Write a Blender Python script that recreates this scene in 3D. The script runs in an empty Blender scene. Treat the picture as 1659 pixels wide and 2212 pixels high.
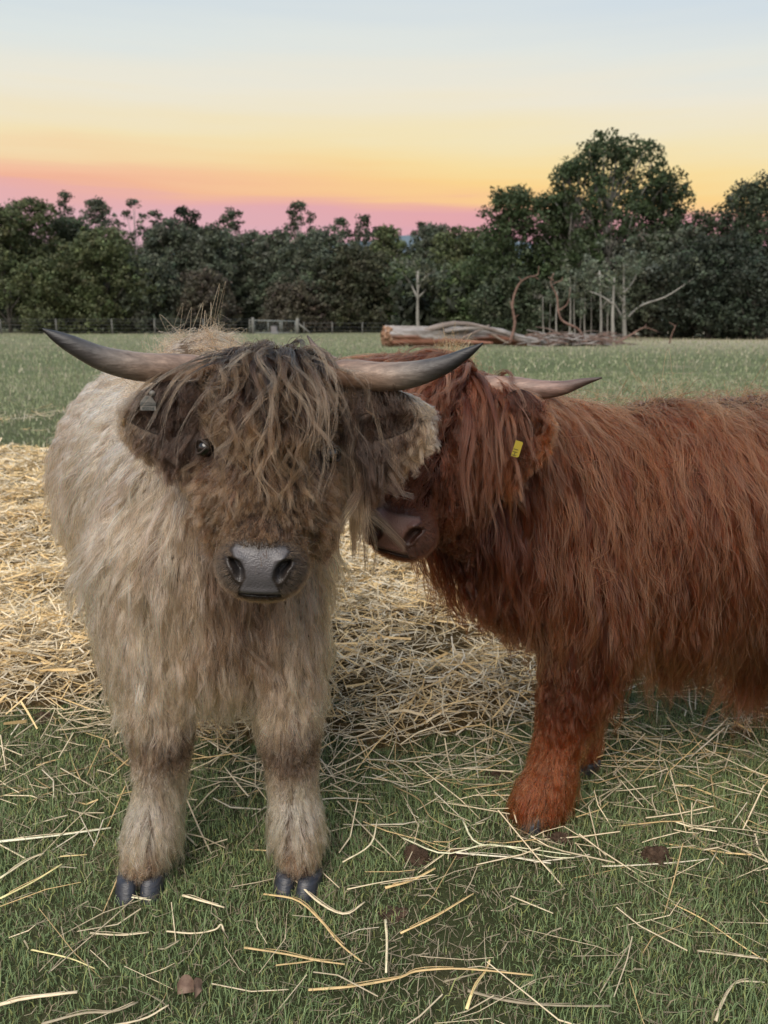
import bpy, bmesh, math, random
import numpy as np
from mathutils import Vector, Matrix, Quaternion, kdtree
from mathutils.bvhtree import BVHTree

random.seed(7)
RNG = np.random.default_rng(11)
S = bpy.context.scene
COL = S.collection

# ------------------------------------------------------------------ camera, sky, sun, exposure
CAM_H = 1.25
PITCH = math.radians(14.06)
cam = bpy.data.cameras.new('camera')
cam.sensor_fit = 'HORIZONTAL'; cam.sensor_width = 36; cam.lens = 36
cam.clip_start = 0.05; cam.clip_end = 9000
camo = bpy.data.objects.new('camera', cam); COL.objects.link(camo)
camo.location = (0, 0, CAM_H); camo.rotation_euler = (math.pi/2 - PITCH, 0, 0)
S.camera = camo
cam.dof.use_dof = True; cam.dof.focus_distance = 1.62; cam.dof.aperture_fstop = 7.0
S.view_settings.view_transform = 'Standard'; S.view_settings.look = 'None'
S.view_settings.exposure = 0.0; S.view_settings.gamma = 1.0
S.view_settings.use_curve_mapping = False

def lin(c):
    return tuple(((x/255.0)/12.92 if x/255.0 <= 0.04045 else ((x/255.0+0.055)/1.055)**2.4) for x in c)

world = bpy.data.worlds.new('World'); S.world = world; world.use_nodes = True
wn = world.node_tree; wn.nodes.clear()
def N(t, typ, **kw):
    n = t.nodes.new(typ)
    for k, v in kw.items(): setattr(n, k, v)
    return n
wo = N(wn, 'ShaderNodeOutputWorld'); wb = N(wn, 'ShaderNodeBackground')
tc = N(wn, 'ShaderNodeTexCoord'); sp = N(wn, 'ShaderNodeSeparateXYZ')
wn.links.new(tc.outputs['Generated'], sp.inputs[0])
mp = N(wn, 'ShaderNodeMapping'); mp.inputs['Scale'].default_value = (2.0, 1.2, 30)
wn.links.new(tc.outputs['Generated'], mp.inputs[0])
nz = N(wn, 'ShaderNodeTexNoise'); nz.inputs['Scale'].default_value = 1.6; nz.inputs['Detail'].default_value = 3
wn.links.new(mp.outputs[0], nz.inputs[0])
def M(t, op, a, b=None, c=None):
    n = N(t, 'ShaderNodeMath', operation=op)
    for i, v in enumerate((a, b, c)):
        if v is None: continue
        if isinstance(v, (int, float)): n.inputs[i].default_value = v
        else: t.links.new(v, n.inputs[i])
    return n.outputs[0]
# the smoke layer lies level and its edge is wispy
el = M(wn, 'ADD', sp.outputs['Z'], M(wn, 'MULTIPLY', M(wn, 'SUBTRACT', nz.outputs[0], 0.5), 0.044))
el = M(wn, 'MULTIPLY', el, M(wn, 'ADD', 1.0, M(wn, 'MULTIPLY', M(wn, 'MULTIPLY', sp.outputs['X'], sp.outputs['X']), 0.55)))
def ramp(t, fac, stops):
    r = N(t, 'ShaderNodeValToRGB'); e = r.color_ramp.elements
    e[0].position = stops[0][0]; e[0].color = (*lin(stops[0][1]), 1)
    e[1].position = stops[-1][0]; e[1].color = (*lin(stops[-1][1]), 1)
    for p, c in stops[1:-1]:
        k = e.new(p); k.color = (*lin(c), 1)
    t.links.new(fac, r.inputs[0]); return r.outputs[0]
el = M(wn, 'ADD', el, M(wn, 'MULTIPLY', sp.outputs['X'], 0.036))
cl = ramp(wn, el, [(0.0, (205, 172, 186)), (0.105, (222, 180, 188)), (0.126, (228, 176, 178)), (0.137, (234, 176, 168)),
                   (0.144, (241, 180, 154)), (0.155, (244, 190, 160)), (0.166, (243, 195, 162)), (0.177, (244, 211, 168)), (0.20, (243, 225, 183)),
                   (0.25, (236, 231, 214)), (0.295, (221, 228, 226)), (0.345, (207, 219, 227)), (0.55, (184, 206, 228)), (1.0, (162, 188, 220))])
cr = ramp(wn, el, [(0.0, (212, 172, 182)), (0.105, (222, 166, 176)), (0.126, (228, 168, 172)), (0.134, (240, 182, 158)),
                   (0.141, (250, 204, 146)), (0.16, (251, 213, 144)), (0.185, (248, 222, 162)), (0.21, (243, 228, 186)), (0.255, (237, 231, 213)),
                   (0.30, (225, 229, 224)), (0.35, (210, 221, 228)), (0.58, (184, 206, 228)), (1.0, (162, 188, 220))])
mr = N(wn, 'ShaderNodeMapRange'); wn.links.new(sp.outputs['X'], mr.inputs[0])
mr.interpolation_type = 'SMOOTHSTEP'
mr.inputs[1].default_value = -0.46; mr.inputs[2].default_value = 0.20
mx = N(wn, 'ShaderNodeMix', data_type='RGBA'); wn.links.new(mr.outputs[0], mx.inputs[0])
wn.links.new(cl, mx.inputs[6]); wn.links.new(cr, mx.inputs[7])
wn.links.new(mx.outputs[2], wb.inputs[0]); wb.inputs[1].default_value = 1.0
wn.links.new(wb.outputs[0], wo.inputs[0])

sun = bpy.data.lights.new('sun', 'SUN'); sun.energy = 4.2; sun.angle = math.radians(50); sun.color = (1.0, 0.90, 0.78)
suno = bpy.data.objects.new('sun', sun); COL.objects.link(suno)
suno.rotation_euler = Vector((0.25, 0.55, -0.75)).to_track_quat('-Z', 'Y').to_euler()

# ------------------------------------------------------------------ helpers
CP, SP = math.cos(PITCH), math.sin(PITCH)
def P(u, v, Y):
    """place seen at (u, v) of a 1659 wide view, at ground distance Y"""
    a, b = (u-829.5)/1659.0, (v-1106.0)/1659.0
    d = Y/(CP - b*SP)
    return Vector((a*d, Y, CAM_H - d*(SP + b*CP)))
def G(u, v, z=0.0):
    b = (v-1106.0)/1659.0
    return P(u, v, (CAM_H - z)*(CP - b*SP)/(SP + b*CP))

def hgt(x, y):
    """gentle ground relief, metres"""
    x = np.asarray(x, float); y = np.asarray(y, float)
    r = 0.010*np.sin(x*2.1+0.7)*np.sin(y*1.7+0.3) + 0.006*np.sin(x*5.3+y*3.1) + 0.004*np.sin(x*9.7-y*8.3)
    far = np.clip((y-6)/30, 0, 1)
    return r + far*0.10*np.sin(x*0.13+1.0)*np.sin(y*0.09)
def H(x, y): return float(hgt(x, y))

def tag(o, label=None, cat=None, group=None, kind=None):
    if label: o['label'] = label
    if cat: o['category'] = cat
    if group: o['group'] = group
    if kind: o['kind'] = kind
    return o
def thing(name, label, cat, loc=(0, 0, 0), group=None):
    o = bpy.data.objects.new(name, None); COL.objects.link(o); o.location = loc
    o.empty_display_size = 0.1
    return tag(o, label, cat, group)
def link(name, data, mat, parent=None, base=(0, 0, 0)):
    o = bpy.data.objects.new(name, data); COL.objects.link(o)
    if mat: data.materials.append(mat)
    if parent is not None:
        o.parent = parent
    return o
def off(parent):
    """world position of a chain of unrotated parents"""
    v = Vector((0, 0, 0))
    while parent is not None: v += Vector(parent.location); parent = parent.parent
    return np.array(v)
def mesh_obj(name, V, F, mat, parent=None, smooth=False, cols=None, loc=None):
    """V in world coordinates (minus the parent's place, or loc when top-level)"""
    V = np.asarray(V, float)
    sh = off(parent) if parent is not None else np.array(loc if loc is not None else (0, 0, 0), float)
    me = bpy.data.meshes.new(name)
    if isinstance(F, np.ndarray):
        n, k = F.shape
        me.vertices.add(len(V)); me.vertices.foreach_set('co', (V-sh).astype(np.float32).ravel())
        me.loops.add(n*k); me.loops.foreach_set('vertex_index', F.astype(np.int32).ravel())
        me.polygons.add(n); me.polygons.foreach_set('loop_start', np.arange(0, n*k, k, dtype=np.int32))
        me.update(calc_edges=True)
    else:
        me.from_pydata((V-sh).tolist(), [], F); me.update()
    if smooth: me.polygons.foreach_set('use_smooth', [True]*len(me.polygons))
    if cols is not None:
        a = me.attributes.new('pcol', 'FLOAT_COLOR', 'POINT')
        c = np.ones((len(V), 4), np.float32); c[:, :3] = cols
        a.data.foreach_set('color', c.ravel())
    o = link(name, me, mat, parent)
    if parent is None and loc is not None: o.location = loc
    return o

def nrm(a, axis=-1):
    return a/(np.linalg.norm(a, axis=axis, keepdims=True)+1e-9)

def gnoise(p, f, seed):
    rs = np.random.default_rng(seed); r = np.zeros(len(p))
    for k in range(6):
        w = rs.normal(0, 1, 3); w /= np.linalg.norm(w)
        r += np.sin(p @ w*f*(1+k*.35)+rs.uniform(0, 6.28))/(1+.3*k)
    return r/2.5

class Geo:
    """collects plain geometry for ONE mesh"""
    def __init__(s): s.V = []; s.F = []; s.C = []; s.n = 0
    def add(s, V, F, c=(1, 1, 1)):
        V = np.asarray(V, float)
        s.V.append(V); s.F += [tuple(int(i)+s.n for i in f) for f in F]
        c = np.asarray(c, float)
        s.C.append(np.tile(c, (len(V), 1)) if c.ndim == 1 else c); s.n += len(V)
    def tube(s, pts, rad, sides=8, c=(1, 1, 1), jit=0.0, cap=True, flat=1.0):
        pts = [np.array(p, float) for p in pts]; n = len(pts)
        V = []; up = np.array((0.13, 0.21, 0.97))
        C = []
        for i, p in enumerate(pts):
            t = nrm(pts[min(i+1, n-1)] - pts[max(i-1, 0)])
            a = np.cross(t, up)
            if np.linalg.norm(a) < 0.1: a = np.cross(t, (1, 0, 0))
            a = nrm(a); b = np.cross(t, a)
            r = rad[i] if hasattr(rad, '__len__') else rad
            for k in range(sides):
                th = 2*math.pi*k/sides
                rr = r*(1+jit*(random.random()-0.5)*2)
                V.append(p + a*math.cos(th)*rr + b*math.sin(th)*rr*flat)
                C.append(c[i] if (hasattr(c[0], '__len__')) else c)
        F = [(i*sides+k, i*sides+(k+1) % sides, (i+1)*sides+(k+1) % sides, (i+1)*sides+k) for i in range(n-1) for k in range(sides)]
        if cap:
            F.append(tuple(range(sides))[::-1]); F.append(tuple((n-1)*sides+k for k in range(sides)))
        s.add(V, F, np.array(C))
    def build(s, name, mat, parent=None, smooth=True, loc=None):
        return mesh_obj(name, np.concatenate(s.V), s.F, mat, parent, smooth, np.concatenate(s.C), loc)

def smooth_path(pts, n):
    """Catmull-Rom through pts"""
    pts = [np.array(p, float) for p in pts]
    q = [2*pts[0]-pts[1]] + pts + [2*pts[-1]-pts[-2]]
    out = []
    for j in range(n):
        t = j/(n-1)*(len(pts)-1); i = min(int(t), len(pts)-2); t -= i
        a, b, c, d = q[i:i+4]
        out.append(0.5*((2*b)+(-a+c)*t+(2*a-5*b+4*c-d)*t*t+(-a+3*b-3*c+d)*t**3))
    return out

# ------------------------------------------------------------------ materials
def mat_new(name):
    m = bpy.data.materials.new(name); m.use_nodes = True; t = m.node_tree; t.nodes.clear()
    return m, t, N(t, 'ShaderNodeOutputMaterial')
def noise(t, scale, detail=4, rough=0.6, coord='Object', stretch=None, dist=0.0):
    c = N(t, 'ShaderNodeTexCoord'); n = N(t, 'ShaderNodeTexNoise')
    n.inputs['Scale'].default_value = scale; n.inputs['Detail'].default_value = detail
    n.inputs['Roughness'].default_value = rough; n.inputs['Distortion'].default_value = dist
    if stretch:
        m = N(t, 'ShaderNodeMapping'); m.inputs['Scale'].default_value = stretch
        t.links.new(c.outputs[coord], m.inputs[0]); t.links.new(m.outputs[0], n.inputs[0])
    else: t.links.new(c.outputs[coord], n.inputs[0])
    return n.outputs[0]
def cramp(t, fac, stops):
    r = N(t, 'ShaderNodeValToRGB'); e = r.color_ramp.elements
    e[0].position = stops[0][0]; e[0].color = (*stops[0][1], 1)
    e[1].position = stops[-1][0]; e[1].color = (*stops[-1][1], 1)
    for p, c in stops[1:-1]:
        k = e.new(p); k.color = (*c, 1)
    t.links.new(fac, r.inputs[0]); return r.outputs[0]
def mixc(t, fac, a, b, mode='MIX'):
    n = N(t, 'ShaderNodeMix', data_type='RGBA', blend_type=mode)
    for i, v in ((0, fac), (6, a), (7, b)):
        if isinstance(v, (int, float)): n.inputs[i].default_value = v
        elif isinstance(v, tuple): n.inputs[i].default_value = (*v, 1)
        else: t.links.new(v, n.inputs[i])
    return n.outputs[2]
def pbr(name, color, rough=0.8, bump=None, bdist=0.01, bstr=0.5, spec=0.3, use_attr=False, trans=0.0):
    """color: tuple or function(tree)->socket; bump: function(tree)->socket; use_attr multiplies by the mesh's own pigment"""
    m, t, o = mat_new(name)
    p = N(t, 'ShaderNodeBsdfPrincipled'); p.inputs['Roughness'].default_value = rough
    p.inputs['Specular IOR Level'].default_value = spec
    c = color(t) if callable(color) else color
    if use_attr:
        a = N(t, 'ShaderNodeAttribute'); a.attribute_name = 'pcol'
        c = mixc(t, 1.0, a.outputs['Color'], c, 'MULTIPLY')
    if isinstance(c, tuple): p.inputs['Base Color'].default_value = (*c, 1)
    else: t.links.new(c, p.inputs['Base Color'])
    if bump:
        b = N(t, 'ShaderNodeBump'); b.inputs['Distance'].default_value = bdist; b.inputs['Strength'].default_value = bstr
        t.links.new(bump(t), b.inputs['Height']); t.links.new(b.outputs[0], p.inputs['Normal'])
    if trans > 0:
        tr = N(t, 'ShaderNodeBsdfTranslucent'); ms = N(t, 'ShaderNodeMixShader'); ms.inputs[0].default_value = trans
        if isinstance(c, tuple): tr.inputs[0].default_value = (*c, 1)
        else: t.links.new(c, tr.inputs[0])
        t.links.new(p.outputs[0], ms.inputs[1]); t.links.new(tr.outputs[0], ms.inputs[2]); t.links.new(ms.outputs[0], o.inputs[0])
    else: t.links.new(p.outputs[0], o.inputs[0])
    return m
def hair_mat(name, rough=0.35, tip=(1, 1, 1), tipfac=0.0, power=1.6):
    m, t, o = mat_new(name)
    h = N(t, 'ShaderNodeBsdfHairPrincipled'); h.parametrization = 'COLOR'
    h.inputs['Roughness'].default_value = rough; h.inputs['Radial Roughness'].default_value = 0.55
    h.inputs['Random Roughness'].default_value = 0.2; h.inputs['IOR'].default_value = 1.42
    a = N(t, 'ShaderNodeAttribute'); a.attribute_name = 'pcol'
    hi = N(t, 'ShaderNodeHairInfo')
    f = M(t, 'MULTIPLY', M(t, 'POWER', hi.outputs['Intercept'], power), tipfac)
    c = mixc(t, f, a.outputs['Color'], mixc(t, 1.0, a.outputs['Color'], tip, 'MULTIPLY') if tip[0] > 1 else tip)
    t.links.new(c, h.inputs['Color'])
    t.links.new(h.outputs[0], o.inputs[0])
    return m

# ------------------------------------------------------------------ ground
def ground_color(t):
    big = noise(t, 0.35, 5, 0.65); mid = noise(t, 2.3, 6, 0.7); fine = noise(t, 45, 5, 0.75)
    c = cramp(t, mid, [(0.30, (0.050, 0.060, 0.026)), (0.5, (0.080, 0.10, 0.042)), (0.64, (0.12, 0.12, 0.06)), (0.76, (0.20, 0.16, 0.10))])
    c2 = cramp(t, big, [(0.35, (0.115, 0.150, 0.070)), (0.55, (0.155, 0.185, 0.095)), (0.7, (0.24, 0.23, 0.15))])
    tcn = N(t, 'ShaderNodeTexCoord'); s = N(t, 'ShaderNodeSeparateXYZ'); t.links.new(tcn.outputs['Object'], s.inputs[0])
    mrr = N(t, 'ShaderNodeMapRange'); t.links.new(s.outputs['Y'], mrr.inputs[0])
    mrr.inputs[1].default_value = 5; mrr.inputs[2].default_value = 14
    c = mixc(t, mrr.outputs[0], c, c2)
    c = mixc(t, M(t, 'MULTIPLY', fine, 0.7), c, (0.03, 0.028, 0.015))
    # paler dry seed heads towards the far edge
    m3 = N(t, 'ShaderNodeMapRange'); t.links.new(s.outputs['Y'], m3.inputs[0]); m3.inputs[1].default_value = 25; m3.inputs[2].default_value = 45
    xs = N(t, 'ShaderNodeMapRange'); t.links.new(s.outputs['X'], xs.inputs[0]); xs.inputs[1].default_value = 0; xs.inputs[2].default_value = 18
    xs.inputs[3].default_value = 0.25
    return mixc(t, M(t, 'MULTIPLY', m3.outputs[0], xs.outputs[0]), c, (0.30, 0.27, 0.20))
m_ground = pbr('pasture_ground', ground_color, 0.95, lambda t: noise(t, 60, 6, 0.8), 0.02, 0.9, 0.1)
def build_ground():
    xs = np.concatenate([-np.geomspace(4000, 8, 26), np.linspace(-7, 7, 141), np.geomspace(8, 4000, 26)])
    ys = np.concatenate([-np.geomspace(600, 1.5, 12), np.linspace(-1, 12, 131), np.geomspace(12.5, 6000, 60)])
    X, Y = np.meshgrid(xs, ys); Z = hgt(X, Y)
    V = np.stack([X, Y, Z], -1).reshape(-1, 3); w = len(xs)
    i = (np.arange(len(ys)-1)[:, None]*w + np.arange(w-1)[None]).ravel()
    F = np.stack([i, i+1, i+w+1, i+w], -1)
    o = mesh_obj('ground', V, F, m_ground, smooth=True)
    tag(o, kind='structure')
build_ground()

# distant wooded hills; the haze of far air is painted into their colour
def build_hills():
    m = pbr('hazed_hill_wood', lambda t: cramp(t, noise(t, 0.02, 6), [(0.3, (0.09, 0.125, 0.155)), (0.7, (0.13, 0.17, 0.20))]), 1.0, spec=0)
    n = 420; xs = np.linspace(-6500, 6500, n); rows = [(2300, 0), (2450, .6), (2600, 1), (2900, .95), (3300, 0)]
    V = []
    for (y, f) in rows:
        for x in xs:
            h = 250 + 12*math.sin(x*0.0031+1.0) + 9*math.sin(x*0.011) + 3.0*math.sin(x*0.05) + 1.8*math.sin(x*.13+y)
            V.append((x, y, f*h*(1-.55*min(1, abs(x-200)/5000)) - (1-f)*1.0))
    i = (np.arange(len(rows)-1)[:, None]*n + np.arange(n-1)[None]).ravel()
    F = np.stack([i, i+1, i+n+1, i+n], -1)
    tag(mesh_obj('hills', V, F, m, smooth=True), kind='structure')
build_hills()

# ------------------------------------------------------------------ blades (grass) and straws, vectorised
def blades(name, pos, hgts, wid, lean, cols, mat, kind='stuff', label=None, cat='grass'):
    n = len(pos); yaw = RNG.uniform(0, 2*np.pi, n)
    d = np.stack([np.cos(yaw), np.sin(yaw), np.zeros(n)], -1)
    s = np.stack([-np.sin(yaw+RNG.normal(0, .5, n)), np.cos(yaw), np.zeros(n)], -1)
    up = np.array((0, 0, 1.0))
    mid = pos + d*(lean*hgts*0.35)[:, None] + up*(hgts*0.6)[:, None]
    tip = pos + d*(lean*hgts)[:, None] + up*(hgts*np.sqrt(np.clip(1-(lean*0.8)**2, 0.06, 1)))[:, None]
    w = wid[:, None]
    V = np.stack([pos-s*w, pos+s*w, mid-s*w*0.75, mid+s*w*0.75, tip], 1).reshape(-1, 3)
    b = np.arange(n)*5
    F3 = np.concatenate([np.stack([b, b+1, b+3], -1), np.stack([b, b+3, b+2], -1), np.stack([b+2, b+3, b+4], -1)])
    C = np.repeat(cols, 5, 0)
    o = mesh_obj(name, V, F3, mat, cols=C)
    return tag(o, label, cat, kind=kind)
m_grass = pbr('grass_blade', (1, 1, 1), 0.55, spec=0.25, use_attr=True, trans=0.3)
m_straw = pbr('straw_stalk', lambda t: cramp(t, noise(t, 60, 3), [(0.3, (0.78, 0.74, 0.70)), (0.7, (1, 1, 1))]), 0.55, spec=0.3, use_attr=True, trans=0.15)

def fbm(x, y, f, seed=0):
    r = 0; a = 1; rs = np.random.default_rng(seed)
    for k in range(5):
        th = rs.uniform(0, 6.28, 3); ph = rs.uniform(0, 6.28, 3)
        for j in range(3):
            r = r + a*np.sin((x*np.cos(th[j])+y*np.sin(th[j]))*f + ph[j] + 1.3*np.sin(y*f*.7+ph[(j+1) % 3]))
        a *= 0.6; f *= 1.9
    return r/5.0

def straws(pos, yaw, pitch, L, w, cols, bend=0.35, flat=0.5):
    """bent hollow stalks: triangular section, 3 joints; returns V, F, C"""
    n = len(pos); ribbon = flat == 0
    d = np.stack([np.cos(yaw)*np.cos(pitch), np.sin(yaw)*np.cos(pitch), np.sin(pitch)], -1)
    s = nrm(np.stack([-np.sin(yaw), np.cos(yaw), RNG.normal(0, .25, n)], -1)); u = np.cross(d, s)
    bz = RNG.normal(0, bend, n)*(RNG.uniform(0, 1, n) < 0.6); by = RNG.normal(0, bend*.35, n)
    t1 = RNG.uniform(0.25, 0.75, n)
    p0 = pos - d*(L*t1)[:, None]; p1 = pos
    d2 = nrm(d + s*bz[:, None] + u*by[:, None])
    p2 = pos + d2*(L*(1-t1))[:, None]
    for q in (p0, p2):
        g = hgt(q[:, 0], q[:, 1]) + 0.003; q[:, 2] = np.maximum(q[:, 2], g)
    if ribbon:
        a = (s+u*RNG.normal(0, .6, (n, 1)))*w[:, None]
        V = np.stack([p0-a, p0+a, p1-a, p1+a, p2-a*.7, p2+a*.7], 1).reshape(-1, 3); b = np.arange(n)*6
        return V, np.concatenate([np.stack([b+k, b+k+1, b+k+3, b+k+2], -1) for k in (0, 2)]), np.repeat(cols, 6, 0)
    rings = []
    for k, p in enumerate((p0, p1, p2)):
        f = (0.9, 1.0, 0.75)[k]
        a = s*(w*f)[:, None]; b = u*(w*f*flat)[:, None]
        rings += [p+a, p-a*0.5+b, p-a*0.5-b]
    V = np.stack(rings, 1).reshape(-1, 3); b = np.arange(n)*9; F = []
    for k in (0, 3):
        for j in range(3):
            a0 = b+k+j; a1 = b+k+(j+1) % 3
            F.append(np.stack([a0, a1, a1+3, a0+3], -1))
    return V, np.concatenate(F), np.repeat(cols, 9, 0)
# outline of the straw: dense bed 0..1
def bed(x, y):
    x = np.asarray(x, float); y = np.asarray(y, float)
    n = fbm(x, y, 1.6, 3)*0.35 + fbm(x, y, 0.75, 8)*0.45*np.clip((y-5.5)/1.5, 0, 1) + fbm(x, y, 4.5, 18)*0.30*np.clip((3.6-y)/1.0, 0, 1)
    a = 1 - np.abs((y-4.75-0.10*(x+2.5))/2.98)                # long bed running left to right behind the cattle
    right = np.clip((1.55-x)/1.0, -1.5, 1)                   # peters out to the right
    v = np.minimum(a*1.9, right) + n
    return np.clip(v*1.4, 0, 1)

def make_grass():
    def zone(n, y0, y1, h0, h1, w, marg=0.25, name='grass', lab=None, pal=0, keep=1.0):
        # even over the ground, in the wedge the photo covers with a wide margin
        k = int(n*2.2)
        y = np.sqrt(RNG.uniform(y0**2, y1**2, k)); x = RNG.uniform(-1, 1, k)*(0.62*y+marg+0.35)
        b = bed(x, y); ok = RNG.uniform(0, 1, k) > b*0.93
        patch = .6*fbm(x, y, 3.0, 9)+.6*fbm(x, y, 9.0, 19); ok &= RNG.uniform(0, 1, k) < np.clip(0.95+patch*.9, 0.20, 1)
        x, y, patch = x[ok][:n], y[ok][:n], patch[ok][:n]; n = len(x)
        p = np.stack([x, y, hgt(x, y)-0.002], -1)
        tone = .7*fbm(x, y, 1.1, 5)+.5*fbm(x, y, 5.0, 25)
        hh = RNG.uniform(h0, h1, n)*np.clip(1+0.35*patch+0.2*tone, 0.5, 1.5)
        r = RNG.uniform(0, 1, (n, 1)); t = np.clip(0.5+0.5*tone, 0, 1)[:, None]
        if pal == 0:
            c = (1-r)*np.array((0.125, 0.185, 0.084)) + r*np.array((0.30, 0.395, 0.18))
            c = c*(0.65+0.6*t)
            yel = (RNG.uniform(0, 1, n) < 0.10+0.10*t[:, 0]); c[yel] = (0.34, 0.37, 0.14)
            dry = (RNG.uniform(0, 1, n) < 0.13+0.22*np.clip(-patch, 0, 1)); c[dry] = np.array((0.34, 0.28, 0.19))*RNG.uniform(.6, 1.1, (dry.sum(), 1))
        else:
            c = (1-r)*np.array((0.21, 0.25, 0.13)) + r*np.array((0.34, 0.37, 0.21))
            dry = (RNG.uniform(0, 1, n) < 0.20+0.25*np.clip(tone, 0, 1)); c[dry] = np.array((0.50, 0.46, 0.34))*RNG.uniform(.6, 1.15, (dry.sum(), 1))
        blades(name, p, hh, np.full(n, w)*RNG.uniform(.6, 1.3, n), RNG.uniform(0.1, 1.15, n), c, m_grass, label=lab)
    zone(200000, 0.95, 2.9, 0.010, 0.030, 0.0010, name='grass', lab='short green pasture grass around the hooves of the cattle')
    zone(9000, 0.95, 3.2, 0.03, 0.065, 0.0008, name='grass', lab='longer thin grass blades standing out of the short pasture')
    zone(56000, 2.9, 7.0, 0.03, 0.06, 0.0024, name='grass', lab='green grass thinning out around the straw behind the cattle')
    zone(52000, 6.5, 18, 0.035, 0.085, 0.006, name='grass', lab='pale green grass of the open field beyond the straw', pal=1)
    zone(46000, 17, 66, 0.05, 0.13, 0.014, name='grass', lab='far pasture grass running to the fence', pal=1)
    # dry seed heads: pale stalks standing up in the field
    n = 30000; y = np.sqrt(RNG.uniform(.95**2, 3.4**2, n)); x = RNG.uniform(-1, 1, n)*(0.62*y+.5)
    ok = RNG.uniform(0, 1, n) < np.clip(.35-.9*fbm(x, y, 3.0, 9)+.35*fbm(x, y, 1.0, 77), .06, 1); x, y = x[ok], y[ok]; n = len(x)
    c = np.array((0.40, 0.34, 0.24))*RNG.uniform(.35, 1.2, (n, 1))
    V, F, C = straws(np.stack([x, y, hgt(x, y)+RNG.uniform(.003, .016, n)], -1), RNG.uniform(0, 6.28, n), RNG.normal(0, .35, n), RNG.uniform(.015, .075, n), RNG.uniform(.0004, .0010, n), c, .9, 0)
    tag(mesh_obj('thatch', V, F, m_grass, cols=C), 'brown dead thatch between the short green blades', 'thatch', kind='stuff')
    n = 6500; y = RNG.uniform(7, 68, n); x = RNG.uniform(-1, 1, n)*(0.62*y+1)
    ok = (fbm(x, y, 0.35, 21) > -0.05) | ((x > 3) & (y > 34)); x, y = x[ok], y[ok]; n = len(x)
    p = np.stack([x, y, hgt(x, y)], -1)
    c = np.array((0.50, 0.45, 0.33))*RNG.uniform(.55, 1.1, (n, 1))
    blades('dry_grass', p, RNG.uniform(.12, .27, n), 0.003+0.00022*y, RNG.uniform(.05, .5, n), c, m_grass, label='pale dry seed stalks standing in the far field', cat='dry grass')
make_grass()

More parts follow.
